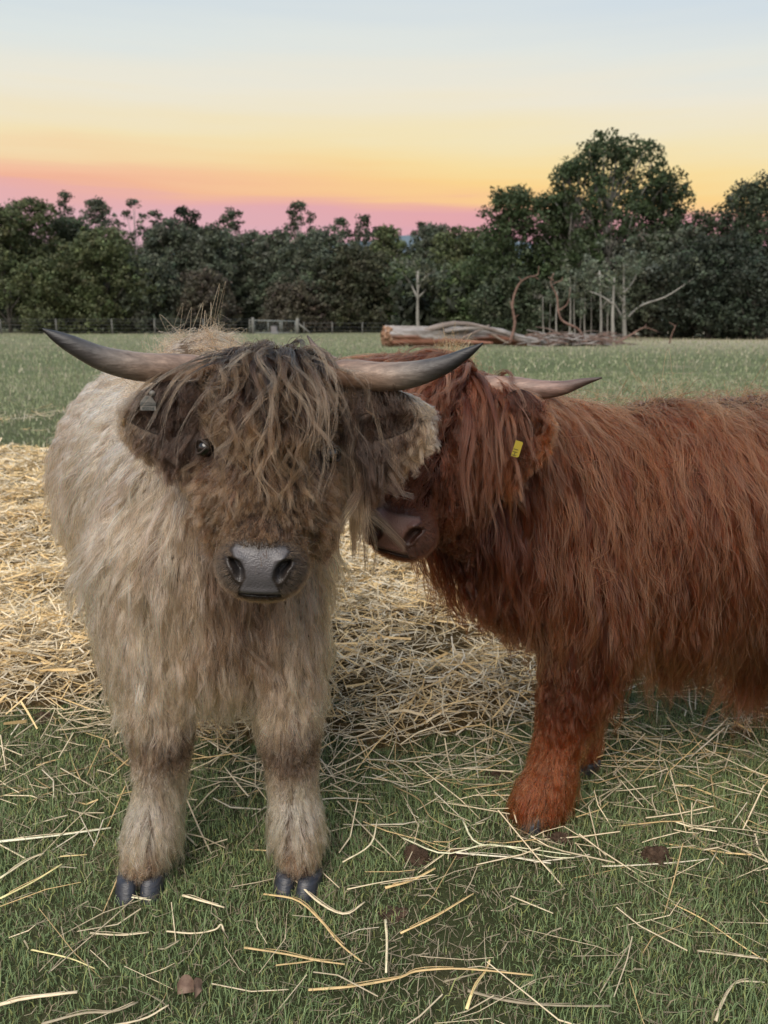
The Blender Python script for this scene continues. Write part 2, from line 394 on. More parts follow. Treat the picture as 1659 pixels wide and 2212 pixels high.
def straw_cols(n, gold=0.5):
    r = RNG.uniform(0, 1, (n, 1)); g = (RNG.uniform(0, 1, (n, 1)) < gold)
    c = np.where(g, np.array((0.80, 0.60, 0.31)), np.array((0.84, 0.73, 0.52)))
    c = c*(0.75+0.5*r)
    dk = RNG.uniform(0, 1, n) < 0.12; c[dk] *= 0.5
    wt = RNG.uniform(0, 1, n) < 0.12; c[wt] = (0.82, 0.75, 0.60)
    return c
def bed_h(x, y):
    b = bed(x, y)
    return b*(0.10+0.08*fbm(x, y, 1.9, 14)+0.05*fbm(x, y, 6, 15))
def make_straw():
    # the matted bed itself
    xs = np.linspace(-9, 2.6, 260); ys = np.linspace(1.7, 9.6, 190)
    X, Y = np.meshgrid(xs, ys); B = bed_h(X, Y)
    Z = hgt(X, Y) + np.where(bed(X, Y) > 0.25, B, -0.03)
    V = np.stack([X, Y, Z], -1).reshape(-1, 3); w = len(xs)
    i = (np.arange(len(ys)-1)[:, None]*w + np.arange(w-1)[None]).ravel()
    F = np.stack([i, i+1, i+w+1, i+w], -1)
    m = pbr('matted_straw', lambda t: cramp(t, noise(t, 38, 8, 0.8, dist=1.5, stretch=(1, 1.8, 1)), [(0.32, (0.03, 0.02, 0.010)), (0.5, (0.16, 0.11, 0.05)), (0.66, (0.42, 0.30, 0.15))]), 0.9,
            lambda t: noise(t, 60, 6, 0.8, dist=1.0), 0.03, 1.0, 0.1)
    tag(mesh_obj('straw_mat', V, F, m, smooth=True), 'matted golden straw underneath the loose stalks behind the cattle', 'straw', kind='stuff')
    # loose stalks on the bed
    def scatter(k, y0, y1, x0, x1, keepf, L, w, gold, lift, flat=.5):
        y = RNG.uniform(y0, y1, k); x = RNG.uniform(x0, x1, k)
        ok = (np.abs(x) < 0.62*y+0.6) & (RNG.uniform(0, 1, k) < keepf(x, y)); x, y = x[ok], y[ok]; n = len(x)
        z = hgt(x, y) + bed_h(x, y) + RNG.uniform(0.002, lift, n)
        pos = np.stack([x, y, z], -1)
        yaw = RNG.uniform(0, 2*np.pi, n); near = RNG.uniform(0, 1, n) < 0.15
        yaw[near] = RNG.normal(0, .45, near.sum())
        ln = RNG.uniform(L[0], L[1], n)
        return straws(pos, yaw, RNG.normal(0, .24, n), ln, np.full(n, w)*RNG.uniform(.6, 1.4, n), straw_cols(n, gold), .5, flat)
    parts = [scatter(95000, 2.1, 5.0, -4, 2.2, lambda x, y: np.clip(bed(x, y)*1.2-0.12, 0, 1), (.04, .16), .0021, .55, .050, 0),
             scatter(60000, 5.0, 9.0, -7, 2.2, lambda x, y: np.clip(bed(x, y)*1.2-0.12, 0, 1), (.05, .18), .0031, .65, .060, 0)]
    V = np.concatenate([p[0] for p in parts]); nn = np.cumsum([0]+[len(p[0]) for p in parts])
    F = np.concatenate([p[1]+nn[i] for i, p in enumerate(parts)]); C = np.concatenate([p[2] for p in parts])
    tag(mesh_obj('straw_bed', V, F, m_straw, cols=C), 'thick bed of golden loose straw behind both cattle', 'straw', kind='stuff')
    # strewn stalks on the grass round the bed
    fr = lambda x, y: np.clip(0.85*np.exp(-((y-2.30+0.30*np.clip(x, -1, 1))/0.50)**2)*(1+.5*fbm(x, y, 2.5, 31))*np.where(x < -.3, 1.0, np.where(x > .45, .30, .62)), 0, 1)
    parts = [scatter(15000, 1.55, 3.3, -2.2, 2.2, fr, (.05, .26), .0023, .25, .03),
             scatter(520, 1.1, 2.2, -1.4, 1.5, lambda x, y: np.clip(.35+.6*fbm(x, y, 2.0, 33), 0, 1), (.05, .22), .0015, .2, .03),
             scatter(2600, 8.3, 12.0, -9, 1.0, lambda x, y: np.clip(.5*np.exp(-((y-9.8)/0.9)**2)+.25*fbm(x, y, 1.2, 35), 0, 1)*(x < 0), (.15, .5), .006, .15, .05)]
    V = np.concatenate([p[0] for p in parts]); nn = np.cumsum([0]+[len(p[0]) for p in parts])
    F = np.concatenate([p[1]+nn[i] for i, p in enumerate(parts)]); C = np.concatenate([p[2] for p in parts])
    tag(mesh_obj('strewn_straw', V, F, m_straw, cols=C), 'pale straw stalks strewn thinly over the green grass', 'straw', kind='stuff')
make_straw()

# single prominent stalks lying in the foreground
STALKS = [
 ([(195, 2017), (255, 2021), (322, 2018)], .0042, 'pale flattened stalk lying level in the grass below the left hoof'),
 ([(360, 2014), (420, 2018), (465, 2014), (478, 2003), (484, 2012)], .0036, 'curled ended stalk lying level below and between the hooves'),
 ([(68, 2052), (150, 2075), (205, 2094)], .0028, 'thin stalk sloping down to the right, near the left border'),
 ([(528, 2052), (610, 2066), (690, 2078), (745, 2087)], .0040, 'long split stalk sloping gently in front of the right hoof'),
 ([(596, 2090), (660, 2082), (690, 2074)], .0032, 'short tan stalk crossing under the long split stalk'),
 ([(570, 1937), (640, 1948), (690, 1990), (735, 2040), (782, 2078)], .0042, 'long bent stalk running down to the right from the right hoof'),
 ([(640, 1905), (690, 1950), (745, 1975), (788, 1948)], .0046, 'kinked buff stalk lying against the right hoof'),
 ([(395, 1936), (430, 1950), (485, 1966)], .0046, 'short stout stalk lying between the two hooves'),
 ([(253, 1936), (290, 1942), (326, 1948)], .0040, 'short tan stalk just under the left hoof'),
 ([(833, 1990), (836, 2040), (834, 2108)], .0042, 'stalk pointing straight at the viewer in open grass'),
 ([(666, 2142), (760, 2133), (860, 2118), (900, 2098), (1000, 2099), (1152, 2108)], .0046, 'longest stalk, bent in the middle, lying across the foreground'),
 ([(1010, 2145), (1090, 2160), (1180, 2175), (1318, 2176)], .0050, 'long level stalk near the lower border, right of centre'),
 ([(1008, 2180), (1024, 2140), (1050, 2095), (1058, 2075)], .0042, 'upright broken stalk leaning across two long ones'),
 ([(960, 2120), (1040, 2100)], .0030, 'short stub lying on the longest stalk'),
 ([(865, 2022), (940, 1985), (1023, 1930)], .0040, 'single orange tan stalk rising to the right on bare grass'),
 ([(1505, 2063), (1570, 2070), (1655, 2078)], .0044, 'pale straight stalk at the right border of the foreground'),
 ([(1450, 1958), (1520, 1996), (1600, 2050), (1659, 2085)], .0030, 'long thin stalk sloping down to the right border'),
 ([(1545, 2212), (1560, 2170), (1590, 2130), (1650, 2128)], .0040, 'curled dry leaf stalk in the lower right corner'),
 ([(0, 2172), (60, 2163), (168, 2150)], .0070, 'thick golden stalk at the lower left border'),
 ([(90, 2212), (180, 2195), (245, 2190), (298, 2164)], .0048, 'long pale stalk reaching the lower border on the left'),
 ([(170, 2225), (300, 2205), (365, 2178)], .0036, 'thin stalk beside the pale one at the lower border'),
 ([(0, 1900), (60, 1862), (95, 1845)], .0046, 'upper of two parallel stalks sloping at the left border'),
 ([(0, 1942), (70, 1905), (135, 1872)], .0042, 'lower of two parallel stalks sloping at the left border'),
 ([(0, 1822), (120, 1806), (240, 1790)], .0058, 'long stout stalk left of the pale cow\'s hoof'),
 ([(130, 1850), (188, 1846)], .0030, 'short white stalk left of the pale cow\'s pastern'),
 ([(832, 1922), (890, 1905), (940, 1878)], .0056, 'wide split stalk between the two cattle'),
 ([(750, 1925), (830, 1910), (940, 1895)], .0026, 'thin stalk lying just behind the wide split one'),
 ([(870, 1810), (960, 1850), (1060, 1828), (1180, 1850), (1240, 1858)], .0036, 'long crooked stalk in front of the red hoof'),
 ([(985, 1848), (1100, 1852), (1190, 1868)], .0040, 'straight stalk nearest the viewer below the red hoof'),
 ([(1000, 1776), (1030, 1822), (1110, 1832), (1235, 1850)], .0038, 'stalk bundle bent at a right angle beside the red hoof'),
 ([(1300, 1872), (1420, 1868), (1530, 1860)], .0034, 'long thin stalk passing behind the dung clod'),
 ([(1455, 1778), (1500, 1788), (1548, 1800)], .0046, 'frayed stalk end lying right of the red hoof'),
 ([(850, 1700), (905, 1730), (930, 1770), (985, 1800)], .0036, 'bent stalk on the grass left of the red leg'),
 ([(1103, 1935), (1195, 1973)], .0034, 'straight green tinged stalk in open grass at the right'),
 ([(740, 1862), (800, 1828), (815, 1775)], .0032, 'stalk standing slantwise out of the grass beside the right hoof'),
]
def make_stalks():
    for k, (pts, w, lab) in enumerate(STALKS):
        g = Geo(); q = [G(u, v, 0.016) for (u, v) in pts]
        path = smooth_path([np.array(p)+np.array((0, 0, random.uniform(-.001, .008))) for p in q], 3*len(q)) if len(pts) > 2 else [np.array(p) for p in q]
        c0 = straw_cols(1, .35)[0]*random.uniform(.9, 1.15)
        for p in path: p[2] = max(p[2], H(p[0], p[1])+0.012)
        rr = [w*0.80*(1-0.35*i/len(path))*random.uniform(.82, 1.12) for i in range(len(path))]
        g.tube(path, rr, 6, c=tuple(np.clip(c0*1.1, 0, .95)), flat=0.5)
        # a split sheath running along part of it
        if w > .0038:
            a, b = int(len(path)*.2), int(len(path)*.7)+1
            sub = [p+np.array((0.001, 0.002, 0.003+0.002*math.sin(i))) for i, p in enumerate(path[a:b+1])]
            if len(sub) > 1: g.tube(sub, w*.3, 4, c=tuple(np.clip(c0*.85, 0, .95)), flat=.4)
        base = Vector(path[len(path)//2])
        o = g.build('straw_stalk', m_straw, loc=base)
        tag(o, lab, 'straw stalk', 'single straw stalks lying in the foreground grass')
make_stalks()

# ------------------------------------------------------------------ trees
m_leaf = pbr('gum_leaf', (1, 1, 1), 0.6, spec=0.25, use_attr=True, trans=0.22)
m_bark = pbr('grey_bark', lambda t: cramp(t, noise(t, 3, 6, .7, stretch=(1, 1, .25)), [(0.3, (0.09, 0.08, 0.07)), (0.7, (0.20, 0.19, 0.17))]), 0.9, use_attr=True)
m_pale = pbr('pale_gum_bark', lambda t: cramp(t, noise(t, 1.6, 6, .7, stretch=(1, 1, .3)), [(0.3, (0.16, 0.155, 0.14)), (0.65, (0.34, 0.33, 0.30))]), 0.85, use_attr=True)

def leaves(cen, rad, per, size, base, flat=.8, up=.25):
    """puffs of leaves round centres; returns V, F, C (diamond leaves, folded outwards)"""
    n = len(cen)*per; c = np.repeat(cen, per, 0); r = np.repeat(rad, per)
    d = nrm(RNG.normal(0, 1, (n, 3))+np.array((0, 0, up)))
    p = c + d*(r*RNG.uniform(.45, 1.08, n))[:, None]*np.array((1, 1, flat))
    nn = nrm(d+RNG.normal(0, .55, (n, 3)))
    a = nrm(np.cross(nn, RNG.normal(0, 1, (n, 3)))); b = np.cross(nn, a)
    s = (size*RNG.uniform(.6, 1.35, n))[:, None]
    V = np.stack([p-a*s, p-b*s*.55, p+a*s, p+b*s*.55], 1).reshape(-1, 3)
    k = np.arange(n)*4; F = np.concatenate([np.stack([k, k+1, k+2], -1), np.stack([k, k+2, k+3], -1)])
    tone = np.repeat(np.exp(RNG.normal(0, .16, len(cen))), per)*np.exp(RNG.normal(0, .22, n))
    C = np.clip(np.array(base)[None]*tone[:, None]*(1+np.repeat(RNG.normal(0, .05, (len(cen), 3)), per, 0)), .005, .9)
    return V, F, np.repeat(C, 4, 0)

def make_tree(name, label, cat, u, vt, hw, Y, kind='dense', green=(.085, .115, .055), group=None, t0=None, trunk=None, nl=None, vbase=None):
    top = P(u, vt, Y); x0 = top.x; g = H(x0, Y); Ht = top.z-g; R = hw/1659*Y*1.22
    root = thing(name, label, cat, (x0, Y, g), group)
    rr = np.random.default_rng(int(u*7+vt*13+Y))
    if t0 is None: t0 = {'dense': .04, 'round': .15, 'gum': .30, 'airy': .30, 'big': .22}[kind]
    if nl is None: nl = {'dense': 34, 'round': 24, 'gum': 20, 'airy': 17, 'big': 66}[kind]
    nl = max(3, int(nl))
    L = []; 
    for k in range(nl):
        t = t0 + (1-t0)*((k+.5)/nl)**(.9); 
        e = {'dense': math.sqrt(max(0, 1-((t-.42)/.60)**2)), 'round': math.sqrt(max(0, 1-((t-.55)/.47)**2)), 'gum': math.sqrt(max(0.05, 1-((t-.72)/.32)**2)),
             'airy': math.sqrt(max(0.05, 1-((t-.7)/.34)**2)), 'big': math.sqrt(max(0.02, 1-((t-.45)/.60)**2))}[kind]
        a = k*2.4+rr.uniform(-.5, .5); q = e*max(R*.3, R*.85)*math.sqrt(rr.uniform(.12, 1))
        lr = R*{'dense': .42, 'round': .45, 'gum': .36, 'airy': .22, 'big': .185}[kind]*rr.uniform(.75, 1.2)
        lr = min(max(lr, .6), 2.0)
        z = t*Ht-lr*.35
        if k >= nl-2: z = Ht-lr*.75; q *= .4
        L.append((np.array((x0+math.cos(a)*q, Y+math.sin(a)*q*.85, g+max(z, lr*.5))), lr))
    cen = []; rad = []
    for c, lr in L:
        npf = max(5, int(17*(lr/1.2)**1.6*{'airy': .65, 'big': .95}.get(kind, 1)))
        for j in range(npf):
            d = rr.normal(0, 1, 3)+np.array((0, -.35, .35)); d /= np.linalg.norm(d)
            cen.append(c+d*lr*rr.uniform(.55, 1.0)*np.array((1, 1, .8))); rad.append(rr.uniform(.34, .66)*(1.0 if kind != 'airy' else .8))
    cen = np.array(cen); rad = np.array(rad)
    V, F, C = leaves(cen, rad, 22 if kind != 'airy' else 20, .146*(Y/75)**.5, green)
    V[:, 2] = np.maximum(V[:, 2], g+.02)
    mesh_obj('crown', V, F, m_leaf, root, cols=C)
    G_ = Geo(); tr = trunk or {'dense': .16, 'round': .16, 'gum': .15, 'airy': .11, 'big': .20}[kind]
    lean = rr.uniform(-.05, .05)*Ht
    tp = smooth_path([(x0-lean, Y, g-.2), (x0-lean*.4, Y, g+Ht*.3), (x0+lean*.3, Y, g+Ht*.6), (x0, Y, g+Ht*.86)], 12)
    G_.tube(tp, [tr*(1.2-.95*i/11) for i in range(12)], 8)
    o = G_.build('trunk', m_pale if kind in ('gum', 'airy', 'big') else m_bark, root)
    B = Geo()
    for c, lr in L[::(1 if kind in ('gum', 'airy', 'big') else 2)]:
        f = max(.12, (c[2]-g)/Ht-.28); b = np.array(tp[min(11, int(f*11/.86))])
        m = (b+c)/2+np.array((0, 0, -.06*np.linalg.norm(c-b)))+rr.normal(0, .15, 3)
        B.tube(smooth_path([b, m, c+np.array((0, 0, lr*.2))], 7), [tr*.42*(1-.8*i/6)+.012 for i in range(7)], 5)
    B.build('branches', m_pale if kind in ('gum', 'airy', 'big') else m_bark, root)
    return root

def wood_mass(name, label, n, place, green, size=.3):
    cen = []; 
    for i in range(n): cen.append(place(i))
    cen = np.array(cen); V, F, C = leaves(cen, RNG.uniform(.6, 1.0, len(cen)), 13, size*1.25, green)
    V[:, 2] = np.maximum(V[:, 2], 0)
    return tag(mesh_obj(name, V, F, m_leaf, cols=C), label, 'wood', kind='stuff')

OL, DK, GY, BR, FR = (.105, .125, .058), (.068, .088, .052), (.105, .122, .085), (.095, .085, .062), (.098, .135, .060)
TREES = [
 # label, u, vtop, halfwidth, Y, kind, colour
 ('tall dark rounded tree at the left border of the treeline', 62, 428, 62, 80, 'round', OL),
 ('olive tree cut by the left edge of the photo', -8, 442, 60, 77, 'dense', OL),
 ('wispy topped gum poking above the left part of the treeline', 138, 418, 22, 95, 'gum', DK),
 ('broad dark tree right of the wispy topped gum', 150, 468, 60, 84, 'dense', DK),
 ('domed tree beneath two dark tufts, left of the pale twiggy gums', 208, 432, 42, 88, 'round', GY),
 ('big bushy olive tree bulging to the ground in front of the left woods', 220, 512, 92, 76, 'dense', OL),
 ('low leafy tree beside the fence in front of the left border trees', 95, 560, 55, 74, 'dense', OL),
 ('bushy tree right of the bulging olive tree, reaching over the fence', 318, 560, 60, 76.5, 'dense', GY),
 ('sparse twiggy gum with bare upper branches at the left', 288, 432, 36, 93, 'airy', GY),
 ('second sparse gum with pale twigs, just right of the first', 335, 455, 26, 95, 'airy', GY),
 ('small near black domed tree top against the pink sky', 400, 448, 33, 94, 'round', (.030, .040, .022)),
 ('grey green tree below the near black dome', 365, 492, 62, 84, 'dense', GY),
 ('spiky little tree top standing alone against the sky', 500, 452, 30, 92, 'gum', DK),
 ('rounded tree under the spiky little top', 450, 505, 62, 83, 'dense', GY),
 ('brownish low tree among the green ones, left of the gate', 445, 585, 48, 77, 'dense', BR),
 ('leafy tree right of the spiky top', 548, 515, 52, 85, 'dense', GY),
 ('tall gum with two round leaf heads above the gate', 643, 436, 34, 92, 'gum', DK),
 ('tree with pale branches showing, directly behind the gate', 600, 500, 56, 83, 'round', GY),
 ('wide grey green tree right of the gate', 690, 512, 72, 80, 'dense', GY),
 ('dark low tree just right of the gate', 640, 612, 52, 77, 'dense', BR),
 ('small gum crown, left one of two low heads mid treeline', 735, 470, 26, 94, 'gum', DK),
 ('small gum crown, right one of two low heads mid treeline', 785, 468, 27, 94, 'gum', DK),
 ('broad brown green tree left of the log end', 765, 540, 82, 79, 'dense', (.072, .075, .045)),
 ('tree top joining the mid treeline to the far hill gap', 838, 502, 40, 90, 'dense', OL),
 ('bright green tree above the log end', 870, 560, 48, 80, 'dense', FR),
 ('grey tree just right of the far hill gap', 935, 500, 52, 90, 'dense', GY),
 ('thin tufted treetop standing above the far hill gap', 912, 480, 16, 96, 'airy', DK),
 ('round tree left of the tall stand', 990, 508, 52, 76, 'dense', OL),
 ('green tree with yellowish crown at the foot of the tall stand', 1010, 570, 56, 64, 'dense', FR),
 ('left shoulder tree of the tall stand, with a rounded top', 1108, 408, 74, 60, 'dense', (.060, .085, .038)),
 ('medium tree between the left shoulder and the tallest gum', 1195, 420, 50, 61, 'round', (.060, .085, .038)),
 ('tallest gum of all, its top full of sky gaps', 1325, 298, 142, 59, 'big', (.058, .084, .038)),
 ('gum on the left side of the tallest one, lower and thicker', 1245, 348, 74, 60, 'big', (.058, .084, .038)),
 ('gum on the right flank of the tallest one, sloping away', 1432, 385, 92, 59, 'big', (.058, .080, .040)),
 ('dark bushy tree beneath the tallest gum', 1260, 500, 100, 62, 'dense', DK),
 ('spreading grey tree right of the pale trunks', 1430, 500, 90, 56, 'dense', GY),
 ('low dark tree in the dip between the tall stand and the right border', 1525, 452, 52, 58, 'round', DK),
 ('dark broad tree reaching the ground at the right', 1545, 510, 85, 52, 'dense', (.045, .058, .040)),
 ('tall airy topped tree near the right border', 1612, 396, 58, 56, 'big', DK),
 ('tree cut by the right border of the photo', 1680, 375, 70, 54, 'dense', DK),
 ('dark shrubby tree at the lower right border of the woods', 1640, 560, 70, 49, 'dense', (.045, .058, .040)),
 ('low shadowy tree behind the fallen log', 1100, 590, 62, 58, 'dense', DK),
]
for lab, u, vt, hw, Y, kind, gc in TREES:
    if kind == 'dense' and 485 < vt < 520 and u < 1000: vt -= 15
    gc = tuple(q*.86 for q in gc)
    make_tree('gum_tree' if kind in ('gum', 'airy', 'big') else 'bushy_tree', lab, 'tree', u, vt, hw, Y, kind, gc, 'trees of the wood beyond the field')

# slender pale trunks in front of the tall stand
def pale_gum(label, u, vtop, vb, Y, r, forks=(), group=None):
    base = P(u, vb, Y); g = H(base.x, Y); root = thing('pale_gum_tree', label, 'tree', (base.x, Y, g), group)
    top = P(u+random.uniform(-4, 4), vtop, Y); Ge = Geo()
    pth = smooth_path([(base.x, Y, g-.1), ((base.x*.6+top.x*.4)+random.uniform(-.08, .08), Y, g+(top.z-g)*.4), (top.x, Y, top.z)], 10)
    Ge.tube(pth, [r*(1-.6*i/9) for i in range(10)], 8); Ge.build('trunk', m_pale, root)
    ends = [np.array(top)]
    B = Geo()
    for fk in forks:
        q = [np.array(P(uu, vv, Y+random.uniform(-.5, .5))) for uu, vv in fk]
        i = int(np.argmin([np.linalg.norm(np.array(w_)-q[0]) for w_ in pth])); q[0] = np.array(pth[i])
        B.tube(smooth_path(q, 12), [r*.55*(1-.75*i/11) for i in range(12)], 6); ends.append(q[-1])
    if forks: B.build('branches', m_pale, root)
    cen = np.array([e+RNG.normal(0, 1, 3)*np.array((.9, .8, .6)) for e in ends for _ in range(10)])
    V, F, C = leaves(cen, RNG.uniform(.3, .5, len(cen)), 24, .11, GY); mesh_obj('crown', V, F, m_leaf, root, cols=C)
GL = ['leftmost', 'second', 'third', 'fourth', 'fifth', 'sixth', 'seventh', 'eighth', 'rightmost']
for k, (u, vt, Y, r) in enumerate(((1176, 640, 55, .07), (1188, 655, 55.5, .06), (1203, 628, 54, .075), (1229, 600, 54.5, .09), (1243, 615, 55, .07), (1253, 632, 56, .06), (1264, 625, 55, .065), (1276, 640, 56, .05), (1312, 620, 55, .06))):
    pale_gum(GL[k]+(' of' if k in (0, 8) else ' from the left of')+' the nine slender pale trunks beneath the tall stand', u, vt, 735, Y, r, (), 'slender young gums in a row')
pale_gum('pale trunked gum with one long limb reaching up to the right', 1350, 560, 735, 50, .15,
         [((1352, 690), (1385, 660), (1440, 640), (1500, 600)), ((1346, 650), (1320, 610), (1290, 590)), ((1352, 640), (1372, 600), (1376, 560)), ((1345, 690), (1330, 660), (1318, 640))])
pale_gum('straight white trunked gum left of the forked pale gum', 1325, 600, 742, 47, .13, [((1325, 660), (1300, 640), (1270, 628))])
pale_gum('straight pale gum standing left of the white trunked one', 1298, 585, 738, 49, .10, [((1298, 670), (1312, 650), (1330, 640))])
pale_gum('lone pale trunked gum with bare forks, above the log', 904, 585, 722, 63, .17, [((904, 636), (885, 610), (868, 588)), ((904, 630), (918, 600), (940, 585)), ((904, 625), (900, 590), (896, 570)), ((905, 640), (925, 622), (935, 618))])

# dark undergrowth and the depth of the wood behind the first trees
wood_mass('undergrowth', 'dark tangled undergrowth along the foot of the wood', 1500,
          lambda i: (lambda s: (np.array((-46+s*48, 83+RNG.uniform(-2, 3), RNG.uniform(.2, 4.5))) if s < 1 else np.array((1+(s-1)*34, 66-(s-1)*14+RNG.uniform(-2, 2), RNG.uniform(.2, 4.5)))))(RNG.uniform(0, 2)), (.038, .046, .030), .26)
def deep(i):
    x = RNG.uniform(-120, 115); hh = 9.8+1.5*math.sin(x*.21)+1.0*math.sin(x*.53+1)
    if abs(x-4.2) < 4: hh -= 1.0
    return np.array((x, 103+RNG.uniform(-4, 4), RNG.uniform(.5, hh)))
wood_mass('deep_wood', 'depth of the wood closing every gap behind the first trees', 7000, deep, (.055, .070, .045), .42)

# ------------------------------------------------------------------ fence, gate
m_post = pbr('weathered_timber', lambda t: cramp(t, noise(t, 8, 5, .7, stretch=(1, 1, .2)), [(.3, (.10, .10, .095)), (.7, (.22, .22, .20))]), .9)
m_wire = pbr('galvanised_wire', (.09, .095, .095), .5)
def build_fence():
    us = [-120, 3, 123, 243, 335, 440, 540]; Y = 70
    root = thing('wire_fence', 'post and wire fence along the left side of the wood', 'fence', (P(3, 720, Y).x, Y, 0), 'fence lengths either side of the gate')
    for u in us:
        p = P(u, 720, Y); g = H(p.x, Y); Gm = Geo(); Gm.tube([(p.x, Y, g-.2), (p.x+.01, Y, g+1.32)], [.062, .055], 8); Gm.build('post', m_post, root)
    for z in (.2, .5, .8, 1.08, 1.28):
        Gm = Geo(); pts = []
        for u in us: p = P(u, 720, Y); pts.append((p.x, Y-.07, H(p.x, Y)+z))
        Gm.tube(pts, .012, 4); Gm.build('wire', m_wire, root)
    root = thing('wire_fence', 'post and wire fence running right from the gate to the log', 'fence', (P(650, 720, Y).x, Y, 0), 'fence lengths either side of the gate')
    us = [657, 718, 783, 850, 930]
    for u in us:
        p = P(u, 720, Y); g = H(p.x, Y); Gm = Geo(); Gm.tube([(p.x, Y, g-.2), (p.x, Y, g+1.05)], [.05, .045], 8); Gm.build('post', m_post, root)
    for z in (.3, .6, .95):
        Gm = Geo(); Gm.tube([(P(u, 720, Y).x, Y-.06, H(P(u, 720, Y).x, Y)+z) for u in us], .011, 4); Gm.build('wire', m_wire, root)
    # gate
    x0, x1 = P(549, 720, Y).x, P(640, 720, Y).x; g = H(x0, Y)
    def post(name, x, lab, hgt_, r):
        Gm = Geo(); Gm.tube([(x, Y, g-.3), (x, Y, g+hgt_*.5), (x+.01, Y, g+hgt_)], [r*1.05, r, r*.95], 10)
        o = Gm.build(name, m_post, None, loc=Vector((x, Y, g))); tag(o, lab, 'post')
    post('gate_post', x0-.09, 'thick round post at the left end of the field gate', 1.45, .12)
    post('gate_post', x1+.13, 'thick split post at the right end of the field gate', 1.38, .15)
    Gm = Geo(); Gm.tube([(x1+.2, Y, g+.95), (x1+1.3, Y-.1, g+.05)], [.07, .07], 8); tag(Gm.build('fence_stay', m_post, None, loc=Vector((x1+.75, Y, g))), 'slanting timber stay propping the right gate post', 'stay')
    rt = thing('field_gate', 'grey pipe gate with uprights set in the far fence', 'gate', ((x0+x1)/2, Y, g))
    mg = pbr('gate_pipe', (.21, .23, .225), .5)
    def bar(name, a, b, r=.035):
        Gm = Geo(); Gm.tube([a, b], r, 8); Gm.build(name, mg, rt)
    bar('rail', (x0+.03, Y, g+1.20), (x1-.02, Y, g+1.12), .045); bar('rail', (x0+.03, Y, g+.14), (x1-.02, Y, g+.14), .035)
    for f in (0.01, .34, .62, .665, .985): bar('upright', (x0+(x1-x0)*f, Y+.01, g+.14), (x0+(x1-x0)*f, Y+.01, g+1.19-.08*f), .034)
    for k in range(7): bar('mesh_wire', (x0+.05, Y+.03, g+.25+k*.13), (x1-.05, Y+.03, g+.25+k*.13), .006)
    # a pale trough seen through the gate
    Gm = Geo(); xa = x0+(x1-x0)*.36; 
    q = [(0, 0), (.62, 0), (.50, .30), (.46, .68), (0, .70)]; 
    V = [(xa+a, Y+1.2, g+b) for a, b in q]+[(xa+a, Y+1.9, g+b) for a, b in q]; n = 5
    F = [tuple(range(n)), tuple(range(n, 2*n))[::-1]]+[(i, i+n, (i+1) % n+n, (i+1) % n) for i in range(n)]
    Gm.add(V, F); tag(Gm.build('water_trough', pbr('pale_concrete', (.20, .19, .20), .8), None, smooth=False, loc=Vector((xa, Y+1.5, g))), 'pale grey trough standing behind the field gate', 'trough')
build_fence()

